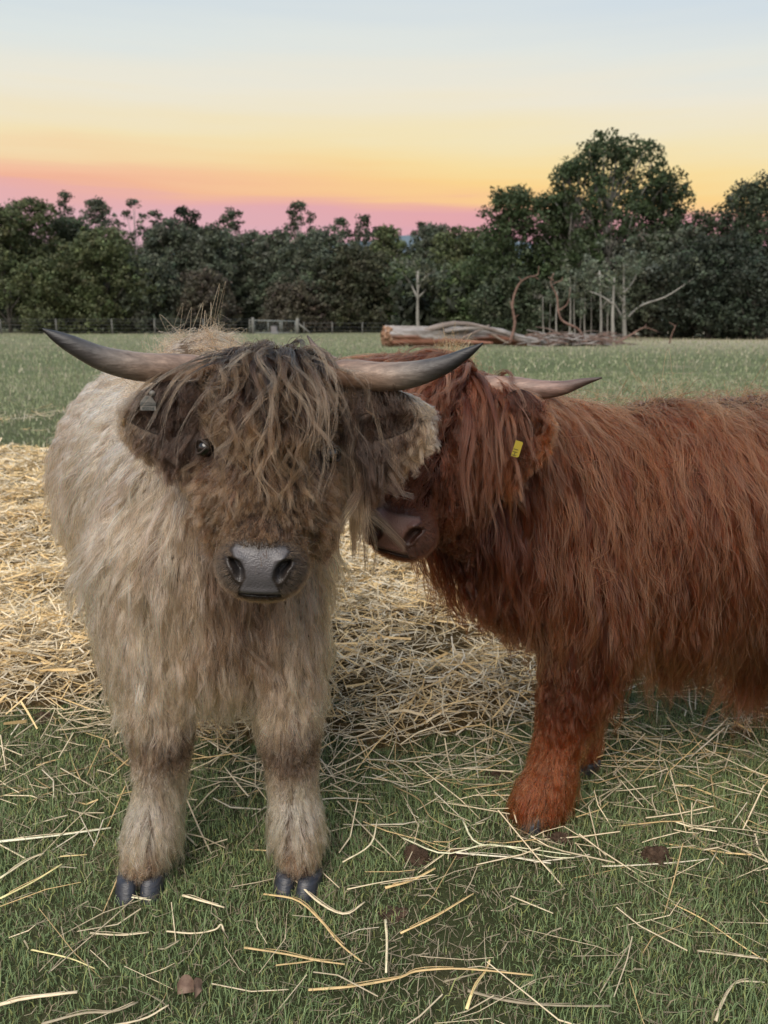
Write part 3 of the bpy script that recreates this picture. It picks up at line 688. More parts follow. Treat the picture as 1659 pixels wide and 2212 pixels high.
# ------------------------------------------------------------------ fallen tree
m_dead = pbr('dead_wood', lambda t: cramp(t, noise(t, 2.2, 8, .75, stretch=(.25, 1, 1)), [(.3, (.13, .11, .10)), (.5, (.28, .26, .25)), (.7, (.44, .42, .41))]), .9,
             lambda t: noise(t, 5, 8, .8, stretch=(.25, 1.2, 1.2)), .06, 1.0, .1, use_attr=True)
m_rot = pbr('rotten_wood', lambda t: cramp(t, noise(t, 5, 8, .8), [(.35, (.08, .045, .03)), (.5, (.34, .20, .13)), (.68, (.62, .42, .30))]), .95, lambda t: noise(t, 7, 6, .8), .12, 1.0, .05)
def build_log():
    Y = 38.0; root = thing('fallen_log', 'long grey fallen trunk with a broken reddish butt end', 'log', tuple(P(1000, 745, Y)))
    g = Geo(); n = 40; pth = smooth_path([P(832, 728, Y), P(900, 727, Y), P(980, 727, Y+.3), P(1060, 724, Y+.6), P(1120, 734, Y+.9), P(1180, 741, Y+1.2)], n)
    for p in pth: p[2] = max(p[2], .12)
    r = np.interp(np.linspace(0, 1, n), [0, .1, .4, .7, 1], [.50, .48, .46, .36, .12])
    V = []; C = []; sd = 22
    for i, p in enumerate(pth):
        for k in range(sd):
            a = 2*math.pi*k/sd; rr = r[i]*(1+.10*math.sin(a*5+i*.12)+.06*math.sin(a*9-i*.2)+random.uniform(-.03, .03))
            V.append(p+np.array((0, math.cos(a)*rr, math.sin(a)*rr)))
            C.append((1, 1, 1.0) if math.sin(a+.35*math.sin(i*.3)) > -.15 else (.80, .42, .30))
    F = [(i*sd+k, i*sd+(k+1) % sd, (i+1)*sd+(k+1) % sd, (i+1)*sd+k) for i in range(n-1) for k in range(sd)]
    g.add(V, F, np.array(C)); g.build('trunk', m_dead, root, smooth=False)
    b = bmesh.new(); bmesh.ops.create_icosphere(b, subdivisions=4, radius=1)
    V = np.array([v.co[:] for v in b.verts]); F = [tuple(v.index for v in f.verts) for f in b.faces]; b.free()
    f = 1+.16*gnoise(V, 6, 3)+.10*gnoise(V, 14, 4); V = V*f[:, None]*np.array((.34, .56, .50))+np.array(P(838, 727, Y)); V[:, 2] = np.maximum(V[:, 2], .0)
    mesh_obj('broken_end', V, F, m_rot, root)
    for pts, rr, c in (([(905, 722), (960, 703), (1010, 700), (1075, 716), (1130, 738)], .17, (.75, .68, .64)), ([(960, 716), (1040, 708), (1100, 722), (1170, 738)], .13, (1, 1, 1)),
                       ([(1000, 730), (1030, 716), (1058, 702)], .07, (.9, .8, .75)), ([(940, 735), (1000, 738), (1065, 741)], .15, (.75, .40, .30)), ([(1062, 722), (1085, 735), (1100, 742)], .06, (.8, .7, .6))):
        q = Geo(); p = smooth_path([P(u, v, Y-.25+.1*random.random()) for u, v in pts], 18); q.tube(p, [rr*(1-.6*i/17)*random.uniform(.85, 1.1) for i in range(18)], 9, c=c, jit=.12)
        q.build('limb', m_dead, root)
    def snag(lab, paths, Y, r):
        q = Geo()
        for k, pts in enumerate(paths):
            r0 = r if k == 0 else r*.45; m = 26 if k == 0 else 12
            p = smooth_path([P(u, v, Y+random.uniform(-.1, .1)) for u, v in pts], m)
            q.tube(p, [r0*(1-.68*i/(m-1))*random.uniform(.85, 1.12) for i in range(m)], 7, c=(.72, .50, .42), jit=.1)
        tag(q.build('dead_branch', m_dead, None, loc=Vector(P(*paths[0][0], Y))), lab, 'dead branch', 'crooked dead branches rising from the fallen tree')
    snag('crooked dead limb rising behind the log, hooked over to the right', [[(1101, 742), (1112, 700), (1107, 665), (1110, 640), (1124, 610), (1148, 597), (1163, 603)], [(1150, 598), (1162, 592), (1164, 575)], [(1108, 690), (1120, 680)], [(1107, 668), (1102, 650)], [(1128, 608), (1120, 598)]], 37.6, .085)
    snag('S shaped dead limb right of the hooked one, with a second arm', [[(1262, 738), (1250, 712), (1216, 694), (1206, 672), (1203, 640), (1190, 612), (1196, 590)], [(1206, 672), (1226, 655), (1232, 620)], [(1195, 612), (1212, 606), (1216, 598)], [(1196, 606), (1184, 598)]], 39, .075)
    snag('low forked dead limb lying right of the brush pile', [[(1330, 742), (1365, 722), (1392, 708), (1420, 716)], [(1370, 720), (1385, 738)], [(1392, 708), (1396, 700)]], 39.5, .06)
    snag('small curled dead stem at the right end of the brush', [[(1446, 742), (1452, 720), (1458, 705), (1445, 696)], [(1455, 712), (1462, 700)]], 40, .04)
    q = Geo()
    for k in range(230):
        u = random.gauss(1235, 45); v = random.uniform(722, 743); Yk = random.uniform(37.5, 40.5)
        a = np.array(P(u, v, Yk)); a[2] = max(.03, a[2]*random.uniform(.2, 1.15)); L = random.uniform(.4, 1.5); th = random.uniform(-.5, .5)
        d = np.array((random.choice((-1, 1))*math.cos(th), random.uniform(-.5, .5), math.sin(th)*.6)); p = [a, a+d*L*.5+np.array((0, 0, random.uniform(-.05, .2))), a+d*L]
        for w in p: w[2] = max(w[2], .02)
        q.tube(smooth_path(p, 6), [random.uniform(.02, .055)*(1-.12*i) for i in range(6)], 5, c=random.choice(((1, 1, 1), (.75, .55, .48), (.6, .5, .45))))
    tag(q.build('brush_pile', m_dead, None), 'tangle of grey dead branches heaped at the thin end of the log', 'brush', kind='stuff')
build_log()

# ------------------------------------------------------------------ clods, leaf
m_dung = pbr('dry_dung', lambda t: cramp(t, noise(t, 60, 6, .8), [(.35, (.030, .020, .014)), (.6, (.10, .065, .045)), (.75, (.19, .13, .09))]), .95, lambda t: noise(t, 90, 6, .8), .006, 1.0, .1)
def clod(u, v, rx, ry, rz, lab, seed, name='dung_clod'):
    c = np.array(G(u, v)); c[2] = H(c[0], c[1])
    b = bmesh.new(); bmesh.ops.create_icosphere(b, subdivisions=5, radius=1)
    V = np.array([w.co[:] for w in b.verts]); F = [tuple(w.index for w in f.verts) for f in b.faces]; b.free()
    rx *= .85; ry *= .85; rz *= 1.1; f = 1+.30*gnoise(V, 4, seed)+.10*gnoise(V, 11, seed+1)+.09*gnoise(V, 27, seed+2)+.06*gnoise(V, 60, seed+3)-.10*np.clip(gnoise(V, 8, seed+5), .1, 1)
    V = V*f[:, None]*np.array((rx, ry, rz)); V[:, 2] = np.clip(V[:, 2], -.004, 9); V = V+c
    tag(mesh_obj(name, V, F, m_dung, None, True, loc=tuple(c)), lab, 'clod', 'crumbly dung clods on the grass')
clod(1414, 1868, .036, .030, .034, 'dark brown dung clod behind the long thin stalk at the right', 1)
clod(902, 1855, .034, .030, .028, 'brown crumbled clod left of the red cow\'s hoof', 5)
clod(1075, 1680, .050, .032, .015, 'flat trodden clod just left of the red leg', 9)
clod(990, 1850, .025, .02, .014, 'small clod among the stalks below the red cow\'s chin', 12)
clod(1210, 1818, .040, .022, .014, 'low dark clod beside the red cow\'s hoof', 15)
clod(100, 1562, .045, .03, .016, 'blackish clod among pale straw at the left', 18)
clod(12, 1275, .055, .05, .040, 'black clod in the golden straw at the left border', 22)
clod(850, 1975, .04, .022, .006, 'flattened crumb of earth below the wide split stalk', 25)
def dry_leaf():
    m = pbr('dead_leaf', lambda t: cramp(t, noise(t, 60, 4), [(.3, (.10, .06, .045)), (.7, (.22, .15, .11))]), .7)
    for (u, v, a, s, lab) in ((403, 2152, .2, .016, 'broad brown dead leaf, left one of a pair in the grass'), (430, 2155, 1.1, .011, 'small brown dead leaf, right one of a pair in the grass')):
        c = np.array(G(u, v)); c[2] = H(c[0], c[1])+.020; V = []; n = 14
        for i in range(n):
            t = i/(n-1); w = s*.62*math.sin(math.pi*t)**.8
            for q in (-1, 0, 1): V.append(c+np.array(((t-.5)*2*s*math.cos(a)-q*w*math.sin(a), (t-.5)*2*s*math.sin(a)+q*w*math.cos(a), .007*abs(q)-.010*(t-.5)**2*4+.012*q)))
        F = [(i*3+j, i*3+j+1, i*3+j+4, i*3+j+3) for i in range(n-1) for j in (0, 1)]
        tag(mesh_obj('dead_leaf', V, F, m, None, True, loc=tuple(c)), lab, 'leaf', 'dead leaves in the foreground grass')
dry_leaf()

# ------------------------------------------------------------------ cattle
def blob_mesh(prims, voxel=0.011, smooth=6):
    """one continuous surface grown round ellipsoids (c, (rx,ry,rz), R) and tapered limbs [(p, r), ...]"""
    bm = bmesh.new()
    tmp = bmesh.new(); bmesh.ops.create_icosphere(tmp, subdivisions=3, radius=1)
    sv = np.array([v.co[:] for v in tmp.verts]); sf = [[v.index for v in f.verts] for f in tmp.faces]; tmp.free()
    V = []; F = []; n = 0
    def ell(c, r, R=None):
        nonlocal n
        q = sv*np.array(r)
        if R is not None: q = q @ np.array(R).T
        V.append(q+np.array(c)); F.extend([[i+n for i in f] for f in sf]); n += len(sv)
    for p in prims:
        if p[0] == 'e': ell(*p[1:])
        else:
            pts = p[1]
            for (a, ra), (b, rb) in zip(pts[:-1], pts[1:]):
                a = np.array(a, float); b = np.array(b, float)
                k = max(2, int(np.linalg.norm(b-a)/(min(ra, rb)*0.33)))
                for j in range(k+1):
                    t = j/k; r = ra+(rb-ra)*t; ell(a+(b-a)*t, (r, r, r))
    me = bpy.data.meshes.new('body'); me.from_pydata(np.concatenate(V).tolist(), [], F)
    o = bpy.data.objects.new('body', me); COL.objects.link(o)
    md = o.modifiers.new('r', 'REMESH'); md.mode = 'VOXEL'; md.voxel_size = voxel
    ms = o.modifiers.new('s', 'SMOOTH'); ms.iterations = smooth; ms.factor = 0.6
    dg = bpy.context.evaluated_depsgraph_get(); ev = o.evaluated_get(dg)
    m2 = bpy.data.meshes.new_from_object(ev)
    bpy.data.objects.remove(o); bpy.data.meshes.remove(me)
    nv = len(m2.vertices); v = np.empty(nv*3); m2.vertices.foreach_get('co', v); v = v.reshape(-1, 3)
    nn = np.empty(nv*3); m2.vertices.foreach_get('normal', nn); nn = nn.reshape(-1, 3)
    m2.calc_loop_triangles(); t = np.empty(len(m2.loop_triangles)*3, int); m2.loop_triangles.foreach_get('vertices', t)
    fq = [tuple(p.vertices) for p in m2.polygons]
    bpy.data.meshes.remove(m2)
    return v, nn, t.reshape(-1, 3), fq

class Skin:
    def __init__(s, V, Nn, T):
        s.V, s.N, s.T = V, Nn, T
        s.bvh = BVHTree.FromPolygons(V.tolist(), T.tolist())
        a, b, c = V[T[:, 0]], V[T[:, 1]], V[T[:, 2]]
        s.area = np.linalg.norm(np.cross(b-a, c-a), axis=1)/2; s.cen = (a+b+c)/3
        s.tn = nrm(Nn[T].mean(1))
    def sample(s, n, dens):
        w = s.area*np.clip(dens(s.cen, s.tn), 0, None); cs = np.cumsum(w); tot = cs[-1]
        i = np.searchsorted(cs, RNG.uniform(0, tot, n)).clip(0, len(w)-1)
        u, v = RNG.uniform(0, 1, n), RNG.uniform(0, 1, n); f = u+v > 1; u[f] = 1-u[f]; v[f] = 1-v[f]
        T = s.T[i]; W = np.stack([1-u-v, u, v], -1)[..., None]
        return (s.V[T]*W).sum(1), nrm((s.N[T]*W).sum(1))

def guides(skin, roots, nrmls, L, flow, lift=0.45, grav=0.5, K=9, wave=0.006, gap=0.003, jit=0.08, press=0.25, others=()):
    """long hairs that leave the skin, fall with their own weight and lie on the body"""
    n = len(roots); out = np.empty((n, K, 3)); out[:, 0] = roots
    fl = nrm(flow(roots, nrmls))
    fl = nrm(fl - nrmls*(fl*nrmls).sum(1, keepdims=True)*0.9)
    lf = np.broadcast_to(np.asarray(lift, float), (n,))[:, None]
    d = nrm(nrmls*lf + fl*(1-lf) + RNG.normal(0, jit, (n, 3)))
    step = (L/(K-1))[:, None]; p = roots.copy()
    g = np.array((0, 0, -1.0)); gr = np.broadcast_to(np.asarray(grav, float), (n,))[:, None]
    for k in range(1, K):
        d = nrm(d + fl*0.12*(1-gr) + g*gr*0.30 - nrmls*press*0.10)
        p = p + d*step
        need = gap + 0.010*k/K
        for i in range(n):
            loc, no, idx, dist = skin.bvh.find_nearest(p[i])
            if loc is None: continue
            s = (Vector(p[i])-loc).dot(no)
            if s < need: p[i] = loc + no*need
        out[:, k] = p
    t = np.linspace(0, 1, K)[None, :, None]
    tang = nrm(out[:, -1]-out[:, 0])
    a = nrm(np.cross(tang, RNG.normal(0, 1, (n, 3)))); b = np.cross(tang, a)
    fr = RNG.uniform(1.0, 2.6, (n, 1, 1)); ph = RNG.uniform(0, 6.28, (n, 1, 1)); ph2 = RNG.uniform(0, 6.28, (n, 1, 1))
    wv = np.broadcast_to(np.asarray(wave, float), (n,))[:, None, None]
    out += (a[:, None]*np.sin(t*fr*6.28+ph)+b[:, None]*np.cos(t*fr*5.1+ph2))*wv*t**0.8
    out[:, 0] = roots
    return out

def children(gr, gp, roots, colf, gcol, K, clump=0.8, frizz=0.004, lenj=0.3, cj=0.12, stray=0.03):
    kd = kdtree.KDTree(len(gr))
    for i, q in enumerate(gr): kd.insert(q, i)
    kd.balance()
    idx = np.array([kd.find(q)[1] for q in roots]); n = len(roots)
    base = gp[idx]; o = roots - gr[idx]
    t = np.linspace(0, 1, K)[None, :, None]
    cl = np.clip(clump*RNG.uniform(.75, 1.15, (n, 1, 1)), 0, 0.97)
    st = RNG.uniform(0, 1, n) < stray; cl[st] *= 0.15
    c = cl*(.35*(1-(1-t)**1.7)+.65*t**1.4)
    pts = base + o[:, None]*(1-c)
    # a shorter hair stops early: resample along the same course
    lf = RNG.uniform(1-lenj, 1, n); tt = t[0, :, 0][None]*lf[:, None]*(K-1)
    i0 = np.clip(tt.astype(int), 0, K-2); fr = (tt-i0)[..., None]
    ar = np.arange(n)[:, None]
    pts = pts[ar, i0]*(1-fr) + pts[ar, i0+1]*fr
    a = RNG.normal(0, 1, (n, 1, 3)); b = RNG.normal(0, 1, (n, 1, 3)); f = RNG.uniform(.8, 3.2, (n, 1, 1)); ph = RNG.uniform(0, 6.28, (n, 1, 1))
    fz = frizz*np.where(st, 4.0, 1.0)[:, None, None]
    pts = pts + (a*np.sin(f*t*6.28+ph)-a*np.sin(ph) + b*t)*fz*0.5
    col = colf(roots)*gcol[idx]*np.exp(RNG.normal(0, cj, (n, 1)))
    return pts, np.clip(col, 0.003, 0.93)

def hair_obj(name, sets, mat, parent, r0=0.0005, r1=0.00012, label=None):
    """sets: list of (pts, col, radius factor) -> ONE curves object"""
    sh = off(parent); K = sets[0][0].shape[1]
    pts = np.concatenate([s[0] for s in sets])-sh; col = np.concatenate([s[1] for s in sets])
    rf = np.concatenate([np.full(len(s[0]), s[2]) for s in sets])
    hc = bpy.data.hair_curves.new(name); n = len(pts); hc.add_curves([K]*n)
    hc.attributes['position'].data.foreach_set('vector', pts.astype(np.float32).ravel()) if 'position' in hc.attributes else hc.attributes.new('position', 'FLOAT_VECTOR', 'POINT').data.foreach_set('vector', pts.astype(np.float32).ravel())
    r = (np.linspace(r0, r1, K)[None]*rf[:, None]).astype(np.float32)
    ra = hc.attributes.get('radius') or hc.attributes.new('radius', 'FLOAT', 'POINT')
    ra.data.foreach_set('value', r.ravel())
    ca = hc.attributes.new('pcol', 'FLOAT_COLOR', 'CURVE'); c4 = np.ones((n, 4), np.float32); c4[:, :3] = col
    ca.data.foreach_set('color', c4.ravel())
    o = bpy.data.objects.new(name, hc); COL.objects.link(o); hc.materials.append(mat); o.parent = parent
    if label: o['label'] = label
    return o

def clear_of(sets, pts, rad):
    out = []
    for p, col, rf in sets:
        ok = np.ones(len(p), bool)
        for e in pts: ok &= np.linalg.norm(p-e, axis=2).min(1) > rad
        out.append((p[ok], col[ok], rf))
    return out

class HeadFrame:
    """local head space: x to the viewer's right, y up the face, z out of the face; origin at the muzzle"""
    def __init__(s, M, top, side_hint):
        s.M = np.array(M, float); s.y = nrm(np.array(top, float)-s.M)
        s.x = nrm(np.array(side_hint, float)-s.y*np.dot(side_hint, s.y)); s.z = np.cross(s.x, s.y)
        s.R = np.stack([s.x, s.y, s.z], 1)
    def w(s, x, y, z): return s.M + s.x*x + s.y*y + s.z*z
    def loc(s, p): return (np.asarray(p)-s.M) @ s.R
    def dirs(s, d): return np.asarray(d) @ s.R.T

def head_prims(h, k=1.0):
    def e(c, r): return ('e', h.w(*[q*k for q in c]), tuple(q*k for q in r), h.R)
    return [e((0, .005, -.075), (.058, .040, .045)), e((0, .07, -.060), (.064, .09, .055)), e((0, .155, -.07), (.090, .10, .074)),
            e((0, .27, -.085), (.115, .11, .088)), e((0, .35, -.11), (.108, .065, .085)),
            e((0, .05, -.12), (.055, .08, .045)), e((0, .15, -.15), (.085, .11, .075)),
            e((.080, .15, -.115), (.052, .105, .075)), e((-.080, .15, -.115), (.052, .105, .075)), e((0, .06, -.115), (.075, .08, .055)),
            e((.095, .240, -.068), (.024, .03, .03)), e((-.095, .240, -.068), (.024, .03, .03)),
            ('c', [(h.w(.07*k, .355*k, -.11*k), .036), (h.w(.135*k, .362*k, -.105*k), .028)]),
            ('c', [(h.w(-.07*k, .355*k, -.11*k), .036), (h.w(-.135*k, .362*k, -.105*k), .028)])]

m_nose_cache = {}
def muzzle(h, parent, leather, fur, k=1.0, tilt=0.38, name='muzzle'):
    """nose pad, nostrils, lips: a finely modelled front of the face. returns sampler for its short fur"""
    # muzzle axes: forward leans from the face normal towards the ground
    f = nrm(h.z*math.cos(tilt*1.2) - h.y*math.sin(tilt*1.2)); x = h.x; u = np.cross(f, x)
    nt, nr = 176, 96
    th = np.linspace(0, 2*np.pi, nt, endpoint=False); rh = np.linspace(0.004, 1.0, nr)
    TH, RH = np.meshgrid(th, rh); al = RH*math.radians(118)
    c, s_ = np.cos(TH), np.sin(TH)
    sc = np.sign(c)*np.abs(c)**.86; ss = np.sign(s_)*np.abs(s_)**.86
    X = .0775*np.sin(al)**.92*sc; Y = .072*np.sin(al)**.92*ss; Z = .056*np.cos(al) - .0535
    X *= 1 + 0.10*np.exp(-((Y+.006)/.03)**2)
    front = np.clip(np.cos(al)*1.6+.3, 0, 1)
    ax = np.abs(X)
    def bump(cx, cy, rx, ry, rot=0.0):
        dx, dy = ax-cx, Y-cy; a = dx*math.cos(rot)+dy*math.sin(rot); b = -dx*math.sin(rot)+dy*math.cos(rot)
        return np.exp(-((a/rx)**2+(b/ry)**2))
    nos = bump(.0375, .002, .0100, .0180, -0.25) + 0.8*bump(.0480, .013, .006, .011, -0.9)
    nos = np.clip(nos, 0, 1)
    rim = bump(.038, .007, .020, .029, -0.25)
    wing = bump(.043, .029, .013, .008, 0.30)                       # upper outer lip of each nostril
    Z = Z + front*(.0085*rim + .009*wing - .030*nos**1.5)
    Z = Z + front*.003*np.exp(-((X/.022)**2+((Y-.005)/.03)**2))
    ymouth = -.0475 + .45*(ax**2)/.075*-.25
    mouth = np.exp(-((Y-ymouth)/.0028)**2)
    Z = Z - .009*mouth*np.clip(Z*18+1.2, 0, 1)
    lipb = np.exp(-((Y+.038)/.007)**2); Z = Z + .003*lipb*front
    chin = np.clip((-.050-Y)/.02, 0, 1); Z = Z - .012*chin
    hw = np.interp(Y.ravel(), [-.060, -.047, -.036, -.010, .006, .024, .038, .043], [.032, .036, .035, .023, .026, .038, .050, .046]).reshape(Y.shape)
    pad = np.clip((hw-ax)/.0045+.5, 0, 1)*np.clip((.041+.1*ax-Y)/.007+.3, 0, 1)*np.clip((Y-ymouth)/.004+.2, 0, 1)*(front > .2)
    pad = np.maximum(pad, np.clip(rim*1.4-.9, 0, 1)*0.0)
    inn = np.clip(nos*1.6-.45, 0, 1)
    lower = np.clip((ymouth-Y)/.004, 0, 1)*(Y > -.068)
    C = fur[None, None]*(1-pad[..., None]) + leather[None, None]*pad[..., None]
    C = C*(1-inn[..., None]) + np.array(leather)*.35*inn[..., None]
    C = C*(1-.55*lower[..., None])
    V = h.M + (X[..., None]*x + Y[..., None]*u + Z[..., None]*f)*k
    # fine pebbled relief of the leather
    V = V.reshape(-1, 3)
    i = (np.arange(nr-1)[:, None]*nt + np.arange(nt)[None]); j = (np.arange(nr-1)[:, None]*nt + (np.arange(nt)[None]+1) % nt)
    F = np.stack([i, j, j+nt, i+nt], -1).reshape(-1, 4)[:, ::1]
    o = mesh_obj(name, V, F, m_muzzle, parent, True, C.reshape(-1, 3))
    # centre cap
    Nn = np.empty(len(V)*3); o.data.vertices.foreach_get('normal', Nn); Nn = Nn.reshape(-1, 3)
    if np.dot(Nn[nt*3], f) < 0: Nn = -Nn
    hairy = ((1-pad)*(1-np.clip(nos*3, 0, 1))*(1-mouth)).ravel()
    T = np.concatenate([F[:, :3], F[:, [0, 2, 3]]])
    return V, Nn, T, hairy, (f, u, x)

m_muzzle = pbr('nose_leather', (1, 1, 1), 0.38, lambda t: (lambda v: v)(
    (lambda n: (n.inputs.__getitem__('Scale').__setattr__('default_value', 320), t.links.new(N(t, 'ShaderNodeTexCoord').outputs['Object'], n.inputs[0]), n.outputs[0])[2])(N(t, 'ShaderNodeTexVoronoi'))),
    0.0009, 0.9, 0.5, use_attr=True)
m_skin_pale = pbr('dun_hide', (0.085, 0.060, 0.042), 0.9, spec=0.05)
m_skin_red = pbr('red_hide', (0.022, 0.007, 0.004), 0.9, spec=0.05)
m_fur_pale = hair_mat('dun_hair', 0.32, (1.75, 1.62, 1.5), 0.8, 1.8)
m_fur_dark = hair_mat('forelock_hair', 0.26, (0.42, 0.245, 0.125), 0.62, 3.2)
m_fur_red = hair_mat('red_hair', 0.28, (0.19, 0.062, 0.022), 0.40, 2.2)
m_hoof = pbr('hoof_horn', lambda t: cramp(t, noise(t, 30, 5, stretch=(1, 1, 5)), [(0.3, (0.010, 0.012, 0.017)), (0.56, (0.024, 0.027, 0.038)), (0.72, (0.09, 0.068, 0.05))]), 0.38,
             lambda t: noise(t, 60, 3, stretch=(1, 1, 6)), 0.002, 0.5, 0.5)
m_horn = pbr('horn', lambda t: cramp(t, noise(t, 16, 7, .7, stretch=(1, 5, 5)), [(0.3, (0.42, 0.38, 0.36)), (0.52, (0.9, .86, .84)), (0.7, (1.5, 1.48, 1.45))]), 0.42,
             lambda t: noise(t, 22, 6, .7, stretch=(1, 6, 6)), 0.003, 0.6, 0.45, use_attr=True)
m_eye = pbr('eye', (0.008, 0.006, 0.005), 0.06, spec=0.8)
m_lid = pbr('eyelid', (0.040, 0.030, 0.025), 0.5)
m_inner = pbr('ear_skin', (0.02, 0.013, 0.010), 0.8)

def horn(path, rad, cols, parent, label=None):
    g = Geo(); n = 44; p = smooth_path(path, n)
    tt = np.linspace(0, 1, n); r = np.interp(tt, np.linspace(0, 1, len(rad)), rad)
    r = r*(1+.018*np.sin(tt*110+np.sin(tt*30))*(tt < .45)*(1-tt))
    cc = np.stack([np.interp(tt, [c[0] for c in cols], [c[1][j] for c in cols]) for j in range(3)], -1)
    g.tube(p, list(r), 20, c=[tuple(q) for q in cc])
    o = g.build('horn', m_horn, parent)
    if label: o['label'] = label
    return o

def hoof(pos, yaw, parent, s=1.0):
    """two claws with the cleft between"""
    g = Geo(); pos = np.array(pos, float)
    fw = np.array((math.cos(yaw), math.sin(yaw), 0)); sd = np.array((-math.sin(yaw), math.cos(yaw), 0))
    for q in (-1, 1):
        V = []; n = 16; rows = 7
        for j in range(rows):
            t = j/(rows-1); z = .050*t
            for k in range(n):
                a = 2*math.pi*k/n
                fx = math.cos(a); fy = math.sin(a)
                lx = (.056-.016*t)*(abs(fx)**.8)*np.sign(fx) + .012 - .022*t
                ly = (.0300-.005*t)*(abs(fy)**.75)*np.sign(fy)
                if ly*q < 0: ly *= .94
                tip = max(0, fx)**2
                bulge = 1-.10*(1-t)**4
                V.append(pos + fw*lx*s*bulge + sd*(ly*bulge + q*(.0285-.006*tip))*s + np.array((0, 0, z*s*(1-.18*(1-max(0, fx))*t)+.001)))
        F = [(j*n+k, j*n+(k+1) % n, (j+1)*n+(k+1) % n, (j+1)*n+k) for j in range(rows-1) for k in range(n)]
        F.append(tuple(range(n))[::-1]); F.append(tuple((rows-1)*n+k for k in range(n)))
        g.add(V, F)
    return g.build('hoof', m_hoof, parent)

def eye(h, sx, parent, y=.232, x=.117, z=-.0515):
    V = []; n, m = 20, 14; r = .0178
    c = h.w(sx*x, y, z)
    for i in range(m):
        a = math.pi*i/(m-1)
        for j in range(n):
            b = 2*math.pi*j/n
            V.append(c+np.array((math.sin(a)*math.cos(b), math.sin(a)*math.sin(b), math.cos(a)))*r)
    F = [(i*n+j, i*n+(j+1) % n, (i+1)*n+(j+1) % n, (i+1)*n+j) for i in range(m-1) for j in range(n)]
    e = mesh_obj('eye', V, F, m_eye, parent, True)
    out = nrm(h.x*sx*.75+h.z*.62)
    a = nrm(np.cross(out, h.y)); b = np.cross(a, out)
    for up in (1, -1):
        g = Geo(); pts = []
        for k in range(11):
            t = -1+2*k/10
            pts.append(c + a*t*.020 + b*up*(.0135*(1-t*t)) + out*(.0160-.007*t*t+.001))
        g.tube(pts, [.0016+.0010*(1-abs(-1+2*k/10)) for k in range(11)], 7); g.build('eyelid', m_lid, e)
    return e

def text_mesh(cu):
    a = bpy.data.objects.new('lettering', cu); COL.objects.link(a)
    dg = bpy.context.evaluated_depsgraph_get(); me = bpy.data.meshes.new_from_object(a.evaluated_get(dg))
    bpy.data.objects.remove(a); o = bpy.data.objects.new('lettering', me); COL.objects.link(o); return o

def ear(base, tip, face, width, parent, mat):
    """leaf shaped cup; face = the way the hollow looks"""
    base, tip = np.array(base, float), np.array(tip, float); ax = tip-base; L = np.linalg.norm(ax); ax = ax/L
    f = nrm(np.array(face, float)-ax*np.dot(face, ax)); s = np.cross(ax, f)
    nu, nv = 22, 15; V = []
    for side in (0, 1):
        for i in range(nu):
            t = i/(nu-1); wd = width*(math.sin(math.pi*(t*.86+.10))**.7)*(1-.25*t)
            for j in range(nv):
                q = -1+2*j/(nv-1)
                cup = .20*width*(q*q)*(1-.3*t) - .05*width
                V.append(base+ax*(L*t)+s*(wd*.5*q)+f*(cup-side*.006) + np.array((0, 0, -.02*t*t)))
    F = []
    for side in (0, 1):
        o_ = side*nu*nv
        for i in range(nu-1):
            for j in range(nv-1):
                q = (o_+i*nv+j, o_+i*nv+j+1, o_+(i+1)*nv+j+1, o_+(i+1)*nv+j)
                F.append(q if side == 0 else q[::-1])
    o_ = nu*nv
    for i in range(nu-1):
        F.append((i*nv, (i+1)*nv, o_+(i+1)*nv, o_+i*nv)); F.append((i*nv+nv-1, o_+i*nv+nv-1, o_+(i+1)*nv+nv-1, (i+1)*nv+nv-1))
    for j in range(nv-1): F.append(((nu-1)*nv+j, (nu-1)*nv+j+1, o_+(nu-1)*nv+j+1, o_+(nu-1)*nv+j))
    o = mesh_obj('ear', V, F, mat, parent, True)
    V = np.array(V)
    return o, V, (ax, f, s, L, nu, nv, base)

